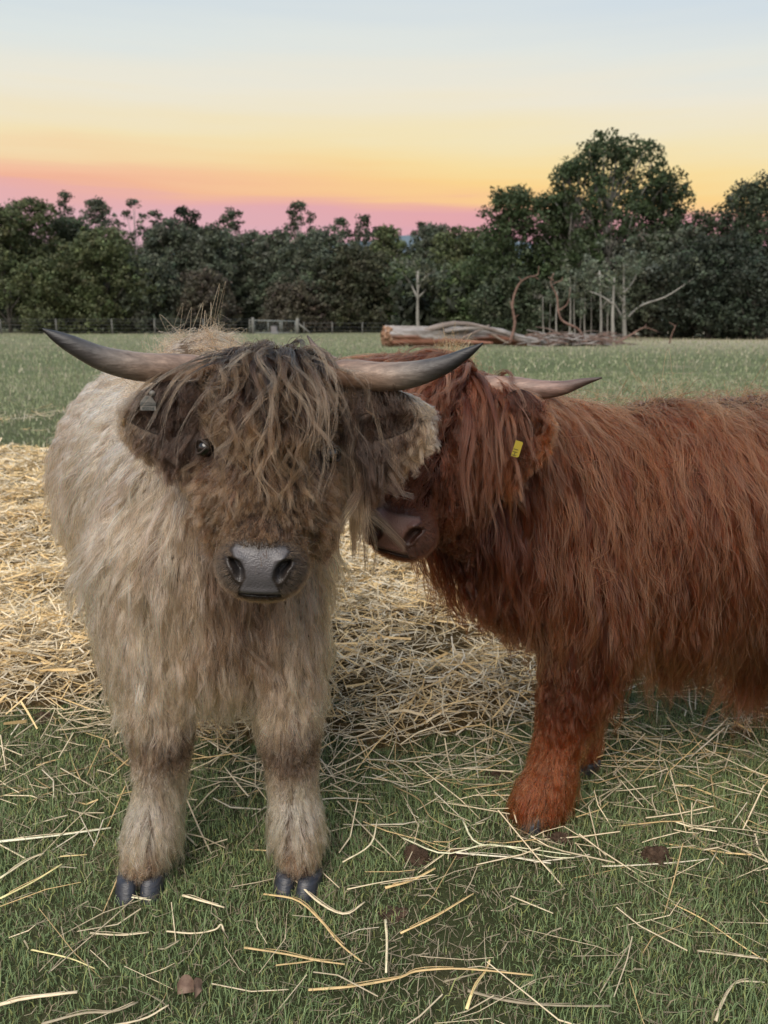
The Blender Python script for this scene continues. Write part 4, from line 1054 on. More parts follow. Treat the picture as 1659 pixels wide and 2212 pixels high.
def ear_hair(E, V, info, mat, dark, pale, fr=.085, parent=None, seed=0, nfr=2600, down=1.0, lock=1.5, eyes=None):
    ax, f, s, L, nu, nv, base = info; K = 8
    # root points: along the rim and all over both faces
    def pt(side, t, q):
        i = t*(nu-1); j = (q+1)/2*(nv-1); i0 = np.clip(i.astype(int), 0, nu-2); j0 = np.clip(j.astype(int), 0, nv-2)
        fi, fj = (i-i0)[:, None], (j-j0)[:, None]; g = V[side*nu*nv:(side+1)*nu*nv].reshape(nu, nv, 3)
        return g[i0, j0]*(1-fi)*(1-fj)+g[i0+1, j0]*fi*(1-fj)+g[i0, j0+1]*(1-fi)*fj+g[i0+1, j0+1]*fi*fj
    sets = []
    def grow(p, d0, Ln, col, clump, grav, w=.004, rf=1.0, ng=70):
        n = len(p); gi = RNG.integers(0, n, ng)
        kd = kdtree.KDTree(ng)
        for i, k in enumerate(gi): kd.insert(p[k], i)
        kd.balance(); idx = np.array([kd.find(q)[1] for q in p])
        def run(p0, d, Lh, wav):
            out = [p0]; q = p0.copy(); d = d.copy()
            for k in range(1, K):
                d = nrm(d+np.array((0, 0, -1.0))*grav); q = q+d*(Lh/(K-1))[:, None]; out.append(q)
            o = np.stack(out, 1); t = np.linspace(0, 1, K)[None, :, None]
            a = RNG.normal(0, 1, (len(p0), 1, 3)); ph = RNG.uniform(0, 6.28, (len(p0), 1, 1)); fq = RNG.uniform(1, 2.4, (len(p0), 1, 1))
            return o + a*(np.sin(fq*t*6.28+ph)-np.sin(ph))*wav*t
        gp = run(p[gi], d0[gi], Ln[gi], w*1.6)
        t = np.linspace(0, 1, K)[None, :, None]; c = clump*(1-(1-t)**1.6)
        own = run(p, d0, Ln, w)
        follow = gp[idx]-p[gi][idx][:, None]+p[:, None] + (p[gi][idx]-p)[:, None]*c
        pts = own*(1-c*.9)+follow*(c*.9)
        sets.append((pts, np.clip(col*np.exp(RNG.normal(0, .38, (n, 1))), .003, .9), rf))
    dn = np.array((0, 0, -1.0))
    # inside: darker hair combed outwards and down
    n = nfr; t = RNG.uniform(0.0, .98, n); q = RNG.uniform(-1, 1, n)
    p = pt(0, t, q); d = nrm(ax*.5+f*.45+s*q[:, None]*.25+dn*.5+RNG.normal(0, .2, (n, 3)))
    edge = np.clip((t-.78+RNG.normal(0, .10, n))/.2, 0, 1)[:, None]
    grow(p, d, RNG.uniform(.035, .085, n)*(1.1-.4*t), dark*(1-edge)+pale*edge, .80, .22, .006, ng=200)
    # outside
    n = nfr; t = RNG.uniform(0, .98, n); q = RNG.uniform(-1, 1, n)
    p = pt(1, t, q); d = nrm(ax*.8-f*.5+dn*.25+RNG.normal(0, .2, (n, 3)))
    grow(p, d, RNG.uniform(.03, .06, n), np.tile(pale, (n, 1)), .6, .25, .003, ng=240)
    # the fringe hanging from the lower rim and tip
    n = int(nfr*1.5); lo = -1.0 if s[2] > 0 else 1.0
    t = RNG.uniform(.02, 1, n)**.8; q = lo*RNG.uniform(.55, 1, n)
    p = pt(0, t, q); d = nrm(ax*.45+f*.12+dn*.65+RNG.normal(0, .16, (n, 3)))
    mixp = np.clip((t-.42)*2.0+RNG.normal(0, .25, n), 0, 1)[:, None]
    grow(p, d, RNG.uniform(.5, 1.05, n)*fr*(1.15-.75*t), dark*(1-mixp)+pale*mixp, .86, .33*down, .007, ng=170)
    # long lock hanging where the ear meets the head
    n = int(nfr*.30); t = RNG.uniform(.0, .30, n); q = RNG.uniform(-1, 1, n)
    p = pt(0, t, q); d = nrm(ax*.10+f*.25+dn*.9+RNG.normal(0, .10, (n, 3)))
    grow(p, d, RNG.uniform(.6, 1.05, n)*fr*lock, dark*(1-.6)+pale*.6, .90, .4, .010, ng=26)
    n = int(nfr*.5); t = RNG.uniform(.2, 1, n); q = -lo*RNG.uniform(.7, 1, n)
    p = pt(1, t, q); d = nrm(ax*.9+dn*.05+RNG.normal(0, .2, (n, 3)))
    grow(p, d, RNG.uniform(.02, .045, n), np.tile(pale, (n, 1)), .6, .25, .003, ng=60)
    if eyes: sets = clear_of(sets, eyes, .026)
    return hair_obj('ear_hair', sets, mat, E)

def muzzle_fur(info, col, mat, parent, n=13000):
    V, Nn, T, hairy, (f, u, x) = info; K = 5
    w = np.linalg.norm(np.cross(V[T[:, 1]]-V[T[:, 0]], V[T[:, 2]]-V[T[:, 0]]), axis=1)*(hairy[T].min(1) > .75)
    cs = np.cumsum(w); i = np.searchsorted(cs, RNG.uniform(0, cs[-1], n)).clip(0, len(w)-1)
    W = RNG.dirichlet((1, 1, 1), n)[..., None]; p = (V[T[i]]*W).sum(1); nn = nrm((Nn[T[i]]*W).sum(1))
    rel = nrm(p-(V.mean(0)+f*.02)); d = nrm(nn*.55+(rel-nn*(rel*nn).sum(1, keepdims=True))*.7+np.array((0, 0, -.25))+RNG.normal(0, .12, (n, 3)))
    L = RNG.uniform(.004, .010, n)[:, None]
    pts = np.stack([p+d*L*k/(K-1)+np.array((0, 0, -.0012))*(k/(K-1))**2 for k in range(K)], 1)
    tone = np.exp(RNG.normal(0, .25, (n, 1)))
    sets = [(pts, np.clip(col*tone, .004, .9), .55)]
    # whiskers
    m = 46; j = RNG.integers(0, n, m); d2 = nrm(nn[j]+RNG.normal(0, .3, (m, 3))); L2 = RNG.uniform(.015, .035, m)[:, None]
    sets.append((np.stack([p[j]+d2*L2*k/(K-1)+np.array((0, 0, -.006))*(k/(K-1))**2 for k in range(K)], 1), np.tile(col*1.5, (m, 1)), .4))
    return hair_obj('muzzle_fur', sets, mat, parent)

def coat(skin, parent, mat, name, ng, nc, dens, flow, lenf, colf, gv=.22, K=9, lift=.42, grav=.55, wave=.006, clump=.8, frizz=.004, r0=.00048, cj=.12, stray=.03, label=None, lenj=.35, gap=.003):
    r, n = skin.sample(ng, dens)
    L = lenf(r, n)*RNG.uniform(.75, 1.2, ng)
    gp = guides(skin, r, n, L, flow, lift(r, n) if callable(lift) else lift, grav, K, wave(r, n) if callable(wave) else wave, gap)
    gc = np.exp(RNG.normal(0, gv, (ng, 1)))*np.exp(RNG.normal(0, .03, (ng, 3)))
    cr, cn = skin.sample(nc, dens)
    pts, col = children(r, gp, cr, colf, gc, K, clump, frizz, lenj, cj, stray)
    return pts, col

def lerp3(a, b, t): return np.asarray(a)*(1-t)+np.asarray(b)*t

def make_pale_cow():
    root = thing('highland_cow', 'pale dun long haired cow with dark brown forelock, standing face on to the viewer', 'cow', (-0.40, 1.62, 0), 'long haired cattle standing by the straw')
    hM = np.array(P(560, 1237, 1.325)); hT = np.array(P(586, 765, 1.46))
    h = HeadFrame(hM, hT, (1, 0.06, -0.02))
    body = [
        ('e', (-.45, 1.86, .80), (.235, .26, .275)), ('e', (-.56, 2.10, .79), (.30, .30, .325)), ('e', (-.68, 2.36, .79), (.32, .30, .335)),
        ('e', (-.77, 2.62, .80), (.29, .24, .29)), ('e', (-.455, 1.97, 1.085), (.105, .20, .130)), ('e', (-.405, 1.70, .69), (.205, .17, .235)),
        ('e', (-.38, 1.64, .54), (.15, .12, .13)), ('e', (-.38, 1.78, .47), (.14, .16, .10)),
        ('c', [((-.45, 1.88, .98), .17), ((-.36, 1.72, 1.0), .145), (tuple(h.w(0, .27, -.19)), .115)]),
        ('c', [((-.42, 1.80, .80), .16), ((-.34, 1.66, .87), .13), (tuple(h.w(0, .17, -.19)), .09)]),
        # fore legs
        ('c', [((-.56, 1.72, .72), .125), ((-.535, 1.64, .52), .095), ((-.505, 1.565, .31), .060), ((-.515, 1.545, .20), .047), ((-.530, 1.525, .12), .056), ((-.545, 1.495, .055), .042)]),
        ('c', [((-.27, 1.72, .72), .125), ((-.235, 1.65, .52), .092), ((-.215, 1.58, .31), .060), ((-.208, 1.56, .20), .047), ((-.202, 1.545, .12), .056), ((-.196, 1.52, .055), .042)]),
        # hind legs: stifle forward, hock back
        ('c', [((-.86, 2.62, .72), .15), ((-.88, 2.50, .50), .095), ((-.88, 2.66, .36), .052), ((-.86, 2.62, .18), .035), ((-.86, 2.58, .06), .036)]),
        ('c', [((-.54, 2.68, .72), .15), ((-.56, 2.56, .50), .095), ((-.58, 2.72, .36), .052), ((-.57, 2.68, .18), .035), ((-.57, 2.64, .06), .036)]),
        ('c', [((-.73, 2.84, .98), .04), ((-.75, 2.90, .80), .028), ((-.75, 2.91, .50), .02)]),
    ] + head_prims(h, 1.06)
    V, Nn, T, FQ = blob_mesh(body)
    mesh_obj('body', V, FQ, m_skin_pale, root, True)
    sk = Skin(V, Nn, T)
    for pos, yaw in (((-.548, 1.462, 0), -1.45), ((-.196, 1.485, 0), -1.75), ((-.86, 2.54, 0), -1.5), ((-.57, 2.60, 0), -1.5)):
        hoof((pos[0], pos[1]+.012, H(pos[0], pos[1])-.011), yaw, root, .95)
    leather = np.array((.088, .083, .088)); mfur = np.array((.020, .014, .011))
    mi = muzzle(h, root, leather, mfur, 1.0, tilt=.27)
    muz = root.children[-1]
    muzzle_fur(mi, np.array((.020, .0125, .009)), m_fur_dark, muz)
    eye(h, -1, root); eye(h, 1, root)
    tan, tan2, grey, tipc = (.17, .105, .075), (.24, .175, .135), (.075, .070, .068), (.010, .010, .012)
    prof = [.028, .0285, .0285, .027, .023, .017, .010, .0012]
    horn([h.w(-.075, .392, -.11), P(405, 797, 1.53), P(330, 795, 1.505), P(270, 787, 1.49), P(215, 772, 1.475), P(155, 744, 1.46), P(118, 725, 1.455), P(91, 710, 1.45)], prof,
         [(0, tan), (.3, tan2), (.48, (.17, .145, .125)), (.62, grey), (.76, (.026, .026, .029)), (1, tipc)], root)
    horn([h.w(.075, .392, -.11), P(752, 808, 1.53), P(820, 814, 1.505), P(870, 812, 1.49), P(915, 803, 1.475), P(965, 786, 1.46), P(1010, 762, 1.455), P(1044, 741, 1.45)], prof,
         [(0, tan), (.3, tan2), (.48, (.17, .145, .125)), (.62, grey), (.76, (.026, .026, .029)), (1, tipc)], root)
    dark = np.array((.022, .0135, .010)); pale = np.array((.27, .195, .13))
    el, eV, ei = ear(h.w(-.118, .315, -.10), P(268, 866, 1.50), (.15, -1, .1), .125, root, m_inner)
    er, rV, ri = ear(h.w(.118, .315, -.10), P(922, 868, 1.50), (-.1, -1, .1), .125, root, m_inner)
    ear_hair(el, eV, ei, m_fur_pale, dark*1.3, pale*.8, .115, nfr=4200, eyes=[h.w(-.119, .228, -.020)])
    ear_hair(er, rV, ri, m_fur_pale, dark*1.3, pale, .150, nfr=4200, lock=1.9, eyes=[h.w(.119, .228, -.020)])
    # ---- ear tag in the hollow of the left ear
    def tagpiece():
        f = np.array((.12, -.99, .1)); f = nrm(f); c = np.array(P(319, 870, 1.415)); x = nrm(np.cross((0, 0, 1.0), f))*-1
        x = nrm(np.array((1, .12, -.03))); u = nrm(np.cross(f, x))*-1
        if u[2] < 0: u = -u
        m = pbr('tag_plastic', (.13, .125, .115), .45); mk = pbr('tag_print', (.03, .04, .04), .6)
        out = [(-.0130, -.014), (.0145, -.014), (.0145, .000), (.006, .013), (-.003, .013), (-.0130, .003)]
        W = [c + x*a + u*b + f*d for d in (.0012, -.0012) for (a, b) in out]; n = len(out)
        F = [tuple(range(n)), tuple(range(n, 2*n))[::-1]]+[(i, i+n, (i+1) % n+n, (i+1) % n) for i in range(n)]
        o = mesh_obj('ear_tag', W, F, m, root); o['label'] = 'small white plastic tag with dark print'
        g = Geo(); g.tube([c+x*.009+u*.017+f*.001, c+x*.009+u*.017+f*.005], .0055, 18); g.build('tag_button', m, o)
        R = Matrix(((x[0], u[0], f[0]), (x[1], u[1], f[1]), (x[2], u[2], f[2])))
        for txt, dx, dy, sz in (('SMYTSKAF', -.0125, -.0035, .0062), ('90034', -.0105, -.0135, .0088), ('H', -.003, .006, .007)):
            cu = bpy.data.curves.new('lettering', 'FONT'); cu.body = txt; cu.size = sz; cu.extrude = .0001
            cu.materials.append(mk); t = text_mesh(cu); t.parent = o
            q = c+x*dx+u*dy+f*.0016 - off(o); t.matrix_local = Matrix.Translation(Vector(q)) @ R.to_4x4()
        g = Geo(); g.tube([c+x*-.0135+u*-.0047+f*.0015, c+x*.0165+u*-.0047+f*.0015], .0005, 4); g.build('printed_line', mk, o)
    tagpiece()

    # ---- coat
    def regions(p):
        L = h.loc(p); head = (L[:, 1] > -.08) & (L[:, 1] < .46) & (np.abs(L[:, 0]) < .16) & (L[:, 2] > -.155-.25*np.clip(.3-L[:, 1], 0, .3)) & (p[:, 1] < 1.66)
        return L, head
    def flow(p, n):
        L, head = regions(p)
        fl = np.tile(np.array((-.10, .35, -1.0)), (len(p), 1))
        chest = p[:, 1] < 1.75; fl[chest] = (0, -.05, -1)
        top = n[:, 2] > .35; side = np.sign(p[:, 0]+.40+.30*(p[:, 1]-1.62))
        fl[top] += np.stack([side*.9, np.full(len(p), .2), np.zeros(len(p))], -1)[top]
        hx = L[:, 0]/.1
        hd = np.stack([hx*.80, np.full(len(p), -1.0), np.full(len(p), .0)], -1)
        fl[head] = h.dirs(hd)[head]
        leg = p[:, 2] < .42; fl[leg] = (0, .05, -1); fl[leg] += n[leg]*.35
        fe = (p[:, 2] < .25) & (p[:, 2] > .12); fl[fe] += n[fe]*.6; fl[fe] += np.stack([np.sign(p[:, 0]+np.where(p[:, 0] < -.37, .52, .21))*.22, np.zeros(len(p)), np.zeros(len(p))], -1)[fe]
        return fl
    def lenf(p, n):
        L, head = regions(p)
        l = np.full(len(p), .205)
        l[p[:, 2] > 1.0] = .15
        l[(p[:, 2] < .62)] = .18
        bell = (n[:, 2] < -.4) & (p[:, 2] > .4); l[bell] = .12
        l[p[:, 2] < .50] = .11
        l[p[:, 2] < .42] = .075; l[p[:, 2] < .35] = .050; l[p[:, 2] < .27] = .085; l[p[:, 2] < .20] = .100; l[p[:, 2] < .12] = .066; l[p[:, 2] < .085] = .046
        l[head] = np.interp(L[head, 1], [-.05, .03, .09, .2, .3], [.008, .034, .070, .085, .07])
        for sx in (-1, 1):
            de = np.linalg.norm(p-h.w(sx*.117, .235, -.052), axis=1); l = np.where(head & (de < .085), np.minimum(l, .018+.35*np.clip(de-.03, 0, 1)), l)
        return l
    def dens(c, n):
        L, head = regions(c)
        w = np.ones(len(c)); w[head] = 1.5
        w[head & (L[:, 1] < .035) & (L[:, 2] > -.085)] = 0.0
        for sx in (-1, 1):
            ec = h.w(sx*.117, .232, -.052); w[np.linalg.norm(c-ec, axis=1) < .036] = 0
        w[c[:, 2] < .40] = 1.9
        w[c[:, 2] < .036] = 0
        w[(c[:, 1] > 2.1) & (n[:, 0] > .1)] *= .35; w[c[:, 1] > 2.65] *= .4
        return w
    def colf(p):
        L, head = regions(p); n = len(p)
        c = np.tile(np.array((.380, .272, .186)), (n, 1))
        g1 = gnoise(p, 9, 1)[:, None]; c *= 1+.10*g1
        # brown wash down the middle of the chest and the throat
        th = np.exp(-(((p[:, 0]+.31)/.13)**2)) * np.clip((1.72-p[:, 1])/.1, 0, 1)*np.clip((p[:, 2]-.42)/.2, 0, 1)
        c = lerp3(c, (.075, .045, .031), np.clip(th*(.75+.4*gnoise(p, 12, 4)), 0, .85)[:, None])
        wt = np.clip((p[:, 2]-1.08)/.08, 0, 1)*np.clip((2.35-p[:, 1])/.2, 0, 1); c = lerp3(c, (.30, .165, .082), (wt*.8)[:, None])
        low = np.clip((.85-p[:, 2])/.5, 0, 1)[:, None]*(p[:, 1] > 1.9)[:, None]; c = lerp3(c, (.24, .18, .13), low*.6)
        kn = np.exp(-((p[:, 2]-.325+.022*gnoise(p, 14, 31))/.058)**2)*(p[:, 1] < 1.75); c = lerp3(c, (.020, .011, .007), np.clip(kn*(.95+.45*gnoise(p, 22, 5)), 0, .88)[:, None])
        ps = np.clip((.13-p[:, 2])/.04, 0, 1); c = lerp3(c, (.14, .078, .047), (ps*.75)[:, None])
        mid = np.exp(-((p[:, 2]-.20)/.055)**2)*(.75+.35*gnoise(p, 30, 6)); c = lerp3(c, (.58, .49, .38), (mid*.8)[:, None])
        y = L[:, 1]; cheek = np.clip((np.abs(L[:, 0])-.055)/.05, 0, 1)
        fc = lerp3(np.tile(np.array((.028, .0165, .0115)), (n, 1)), (.15, .092, .060), (cheek*np.interp(y, [.0, .12, .22, .3], [.5, .9, .9, .3]))[:, None])
        c[head] = fc[head]
        return c
    sets = []
    LEG = lambda c, n: dens(c, n)*(c[:, 2] < .46)*(c[:, 1] < 1.95)
    densb = lambda c, n: dens(c, n)*np.where((c[:, 2] < .42) & (c[:, 1] < 1.95), .12, 1)
    pts, col = coat(sk, root, None, 'coat', 3000, 30000, LEG, flow, lenf, colf, gv=.25, wave=.004, clump=.55, frizz=.002, lenj=.3, cj=.38, lift=.22, grav=.55)
    sets.append((pts, col, .9))
    pts, col = coat(sk, root, None, 'coat', 12000, 108000, densb, flow, lenf, colf, gv=.40, wave=lambda p, n: np.where(regions(p)[1], .003, .012), clump=.62, frizz=.003, lenj=.3, cj=.42, r0=.0005, lift=lambda p, n: np.where(regions(p)[1], .08, .19))
    sets.append((pts, col, 1.0))
    # wisps on the withers
    wd = lambda c, n: ((c[:, 2] > 1.08) & (c[:, 1] > 1.75) & (c[:, 1] < 2.25)).astype(float)
    pts, col = coat(sk, root, None, 'coat', 160, 1100, wd, lambda p, n: np.stack([np.sign(p[:, 0]+.47)*.6, np.full(len(p), -.2), np.full(len(p), -.2)], -1),
                    lambda p, n: np.full(len(p), .075), lambda p: np.tile(np.array((.24, .125, .06)), (len(p), 1)), lift=.60, grav=.45, wave=.014, clump=.6, frizz=.010, stray=.2)
    sets.append((pts, col, .9))
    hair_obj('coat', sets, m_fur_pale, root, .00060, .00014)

    # ---- forelock: heavy fringe from the poll over the face
    skh = sk
    def fdens(c, n):
        L = h.loc(c); return ((L[:, 1] > .26) & (L[:, 1] < .47) & (np.abs(L[:, 0]) < .15-.20*np.clip(.36-L[:, 1], 0, .1)*2.5) & (L[:, 2] > -.17) & (c[:, 1] < 1.66)).astype(float)*np.where(L[:, 1] > .31, 1.6, .8)
    def fflow(p, n):
        L = h.loc(p); hx = L[:, 0]/.10
        return h.dirs(np.stack([hx*.12+RNG.normal(0, .13, len(p)), np.full(len(p), -1.0), np.full(len(p), .35)], -1))
    def flen(p, n):
        L = h.loc(p); return np.interp(np.abs(L[:, 0]), [0, .045, .070, .090, .14], [.31, .27, .17, .07, .05])*np.interp(L[:, 1], [.26, .35, .45], [.50, .92, 1.1])*RNG.uniform(.45, 1.1, len(p))
    def fcol(p):
        return np.tile(np.array((.0095, .0052, .0037)), (len(p), 1))
    a, b = coat(sk, root, None, 'forelock', 640, 9000, fdens, fflow, flen, fcol, gv=.75, K=12, lift=.36, grav=.46, wave=.018, clump=.92, frizz=.0035, gap=.010, cj=.70, stray=.03)
    sets = [(a, b, 1.0)]
    # bridge of the nose fringe fanning out above the muzzle
    def bd(c, n):
        L = h.loc(c); return ((L[:, 1] > .055) & (L[:, 1] < .24) & (np.abs(L[:, 0]) < .095) & (L[:, 2] > -.09)).astype(float)
    a, b = coat(sk, root, None, 'forelock', 420, 11000, bd, lambda p, n: h.dirs(np.stack([h.loc(p)[:, 0]/.045, np.full(len(p), -1.0), np.full(len(p), .1)], -1)),
                lambda p, n: np.interp(h.loc(p)[:, 1], [.055, .10, .24], [.035, .06, .10]), lambda p: np.tile(np.array((.024, .013, .009)), (len(p), 1)), gv=.65, cj=.7, K=12, lift=.35, grav=.25, wave=.005, clump=.85, frizz=.004)
    sets.append((a, b, .9))
    sets = clear_of(sets, [h.w(sx*.119, .219, -.020) for sx in (-1, 1)], .025)
    hair_obj('forelock', sets, m_fur_dark, root, .00060, .00014)
    return root, h, sk
make_pale_cow()

def make_red_cow():
    root = thing('highland_cow', 'rust red long haired cow in profile, its face half behind the pale one', 'cow', (0.62, 1.90, 0), 'long haired cattle standing by the straw')
    hM = np.array(P(851, 1152, 1.60)); hT = np.array(P(955, 785, 1.715))
    h = HeadFrame(hM, hT, (.93, -.30, -.22))
    body = [
        ('e', (.46, 1.93, .74), (.24, .215, .265)), ('e', (.74, 1.97, .742), (.31, .25, .312)), ('e', (1.02, 2.0, .742), (.33, .26, .315)), ('e', (.90, 2.0, .80), (.42, .20, .25)),
        ('e', (1.38, 2.02, .745), (.30, .25, .315)), ('e', (1.60, 2.02, .80), (.17, .21, .22)), ('e', (.52, 1.95, .93), (.24, .10, .10)),
        ('e', (.37, 1.89, .66), (.15, .16, .18)), ('e', (.29, 1.86, .66), (.10, .12, .12)),
        ('c', [((.50, 1.94, .86), .18), ((.34, 1.90, .92), .155), (tuple(h.w(.02, .26, -.20)), .12)]),
        ('c', [((.42, 1.92, .74), .18), ((.26, 1.87, .76), .14), (tuple(h.w(.03, .14, -.19)), .09)]),
        ('c', [((.52, 1.83, .66), .135), ((.505, 1.80, .50), .105), ((.475, 1.775, .325), .072), ((.445, 1.765, .19), .054), ((.425, 1.745, .10), .058), ((.396, 1.730, .055), .060), ((.385, 1.722, .035), .050)]),
        ('c', [((.55, 2.06, .66), .11), ((.60, 2.07, .50), .085), ((.60, 2.03, .325), .056), ((.585, 2.0, .19), .040), ((.57, 1.975, .10), .044), ((.56, 1.96, .05), .038)]),
        ('c', [((1.52, 1.88, .68), .14), ((1.40, 1.86, .48), .09), ((1.58, 1.85, .35), .052), ((1.54, 1.84, .17), .036), ((1.50, 1.83, .05), .036)]),
        ('c', [((1.52, 2.16, .68), .14), ((1.42, 2.18, .48), .09), ((1.60, 2.18, .35), .052), ((1.56, 2.17, .17), .036), ((1.52, 2.17, .05), .036)]),
        ('c', [((1.74, 2.02, .96), .04), ((1.80, 2.02, .78), .028), ((1.80, 2.02, .45), .02)]),
    ] + head_prims(h, 1.03)
    V, Nn, T, FQ = blob_mesh(body)
    mesh_obj('body', V, FQ, m_skin_red, root, True); sk = Skin(V, Nn, T)
    for pos, yaw in (((.385, 1.715, 0), -2.75), ((.560, 1.965, 0), -2.9), ((1.47, 1.82, 0), 3.14), ((1.49, 2.17, 0), 3.14)):
        hoof((pos[0], pos[1], H(pos[0], pos[1])-.006), yaw, root, .98)
    mi = muzzle(h, root, np.array((.13, .064, .050)), np.array((.035, .011, .006)), .98, tilt=.27)
    muz = root.children[-1]
    muzzle_fur(mi, np.array((.045, .013, .007)), m_fur_red, muz)
    eye(h, -1, root); eye(h, 1, root)
    tan, tan2, gr = (.20, .13, .105), (.26, .18, .145), (.10, .065, .055)
    prof = [.0275, .027, .0255, .022, .016, .009, .0018]
    horn([h.w(.07, .375, -.11), P(1050, 837, 1.755), P(1110, 838, 1.72), P(1165, 842, 1.70), P(1215, 838, 1.69), P(1258, 826, 1.685), P(1300, 816, 1.68)], prof,
         [(0, tan), (.3, tan2), (.6, (.20, .13, .11)), (.8, gr), (1, (.05, .035, .03))], root)
    hl = [h.w(-.10, .345, -.10), h.w(-.17, .35, -.10), h.w(-.24, .35, -.10), h.w(-.31, .37, -.09), h.w(-.36, .41, -.09)]
    horn(hl, prof, [(0, tan), (.5, tan2), (1, (.05, .035, .03))], root)
    dk = np.array((.020, .0055, .003)); red = np.array((.105, .036, .014))
    er, rV, ri = ear(P(1085, 885, 1.67), P(1184, 898, 1.65), (-.25, -.95, .1), .115, root, m_inner)
    el, eV, ei = ear(h.w(-.115, .31, -.12), h.w(-.26, .27, -.14), (-.3, -.9, .1), .11, root, m_inner)
    ear_hair(er, rV, ri, m_fur_red, dk*1.4, red*2.1, .135, nfr=3600, down=1.4)  # golden light on this ear's edge is put into its brighter hair colour
    ear_hair(el, eV, ei, m_fur_red, dk*1.6, red*1.1, .10, nfr=1200)
    # yellow tag hanging in the ear hair
    my = pbr('yellow_tag_plastic', (.30, .235, .03), .4); mk = pbr('yellow_tag_print', (.03, .03, .01), .6)
    c = np.array(P(1117, 970, 1.59)); u = nrm(np.array((.26, .0, .96))); x = nrm(np.array((.95, -.25, -.25))); x = nrm(x-u*np.dot(x, u)); f = np.cross(u, x); f = f if f[1] < 0 else -f
    out = [(-.008, -.017), (.005, -.017), (.008, -.014), (.008, .015), (.006, .017), (-.008, .017)]; n = len(out)
    W = [c+x*a+u*b+f*d for d in (.001, -.001) for a, b in out]
    F = [tuple(range(n)), tuple(range(n, 2*n))[::-1]]+[(i, i+n, (i+1) % n+n, (i+1) % n) for i in range(n)]
    t = mesh_obj('ear_tag', W, F, my, root); t['label'] = 'yellow plastic tag with black figures, half hidden in hair'
    R = Matrix(((x[0], u[0], f[0]), (x[1], u[1], f[1]), (x[2], u[2], f[2])))
    cu = bpy.data.curves.new('lettering', 'FONT'); cu.body = 'H1'; cu.size = .015; cu.extrude = .0001; cu.materials.append(mk)
    to = text_mesh(cu); to.parent = t
    R2 = R @ Matrix.Rotation(math.pi/2, 3, 'Z')
    to.matrix_local = Matrix.Translation(Vector(c+f*.0014+x*.003-u*.016-off(t))) @ R2.to_4x4()

    def regions(p):
        L = h.loc(p); head = (L[:, 1] > -.08) & (L[:, 1] < .45) & (np.abs(L[:, 0]) < .155) & (L[:, 2] > -.155-.25*np.clip(.3-L[:, 1], 0, .3)) & (p[:, 1] < 1.90)
        return L, head
    def flow(p, n):
        L, head = regions(p)
        fl = np.tile(np.array((.14, -.02, -1.0)), (len(p), 1)); fl[:, 0] += .25*gnoise(p, 7, 3)
        top = n[:, 2] > .45; fl[top] += np.stack([np.full(len(p), .3), np.sign(p[:, 1]-1.97)*1.0, np.zeros(len(p))], -1)[top]
        neck = (p[:, 0] < .42) & ~head; fl[neck] = (.12, -.05, -1)
        hd = np.stack([np.where(L[:, 0] < .05, -.6, .3), np.full(len(p), -1.0), np.zeros(len(p))], -1)
        fl[head] = h.dirs(hd)[head]
        leg = (p[:, 2] < .34); fl[leg] = (-.1, 0, -1); fl[leg] += n[leg]*.3; ft = p[:, 2] < .14; fl[ft] += n[ft]*.45
        return fl
    def lenf(p, n):
        L, head = regions(p); l = np.full(len(p), .25)
        l[p[:, 2] > .98] = .19
        l[p[:, 2] < .62] = .23; l[p[:, 2] < .46] = .13; l[(p[:, 0] < .46) & (p[:, 2] < .70)] = .12; l[(p[:, 2] < .60) & (p[:, 0] > .70)] = .21; hem = (p[:, 2] < .60) & (p[:, 0] > .66); l = np.where(hem, np.interp(p[:, 0], [.66, .80, 1.0, 1.3], [.17, .26, .34, .36]), l)
        l[(p[:, 2] < .34) & (p[:, 0] < .75)] = .085; l[p[:, 2] < .16] = .105; l[p[:, 2] < .07] = .085
        l[head] = np.interp(L[head, 1], [-.05, .03, .09, .2, .3], [.010, .035, .06, .08, .09])
        return l
    def dens(c, n):
        L, head = regions(c); w = np.ones(len(c)); w[head] = 1.5; w[head & (L[:, 1] < .035) & (L[:, 2] > -.083)] = 0
        for sx in (-1, 1): w[np.linalg.norm(c-h.w(sx*.117, .232, -.052), axis=1) < .026] = 0
        w[c[:, 2] < .018] = 0; w[(c[:, 2] < .36)] = 1.5
        w[(n[:, 1] > .45) & (c[:, 2] < .95) & (c[:, 2] > .36)] *= .3; w[c[:, 0] > 1.45] *= .3
        return w
    def colf(p):
        L, head = regions(p); n = len(p)
        c = np.tile(np.array((.049, .0105, .0041)), (n, 1)); c *= (1+.14*gnoise(p, 8, 8))[:, None]
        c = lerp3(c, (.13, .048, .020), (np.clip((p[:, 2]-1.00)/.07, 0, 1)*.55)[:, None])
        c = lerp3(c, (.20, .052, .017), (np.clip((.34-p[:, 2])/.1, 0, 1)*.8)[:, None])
        c = lerp3(c, (.017, .0042, .0026), (np.clip((.80-p[:, 2])/.2, 0, 1)*np.clip((p[:, 2]-.36)/.08, 0, 1)*np.clip(.62+.35*gnoise(p, 6, 44), 0, .85))[:, None])  # shade on lower chest and flank, painted into the hair colour, mottled
        c[head] = np.array((.060, .016, .008))
        return c
    sets = []
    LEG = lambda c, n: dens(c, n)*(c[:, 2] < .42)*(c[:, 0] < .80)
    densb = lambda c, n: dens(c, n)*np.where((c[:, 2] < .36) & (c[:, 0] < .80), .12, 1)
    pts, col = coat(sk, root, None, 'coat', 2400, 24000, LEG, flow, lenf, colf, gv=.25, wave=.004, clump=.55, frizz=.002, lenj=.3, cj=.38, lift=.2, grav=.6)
    sets.append((pts, col, .9))
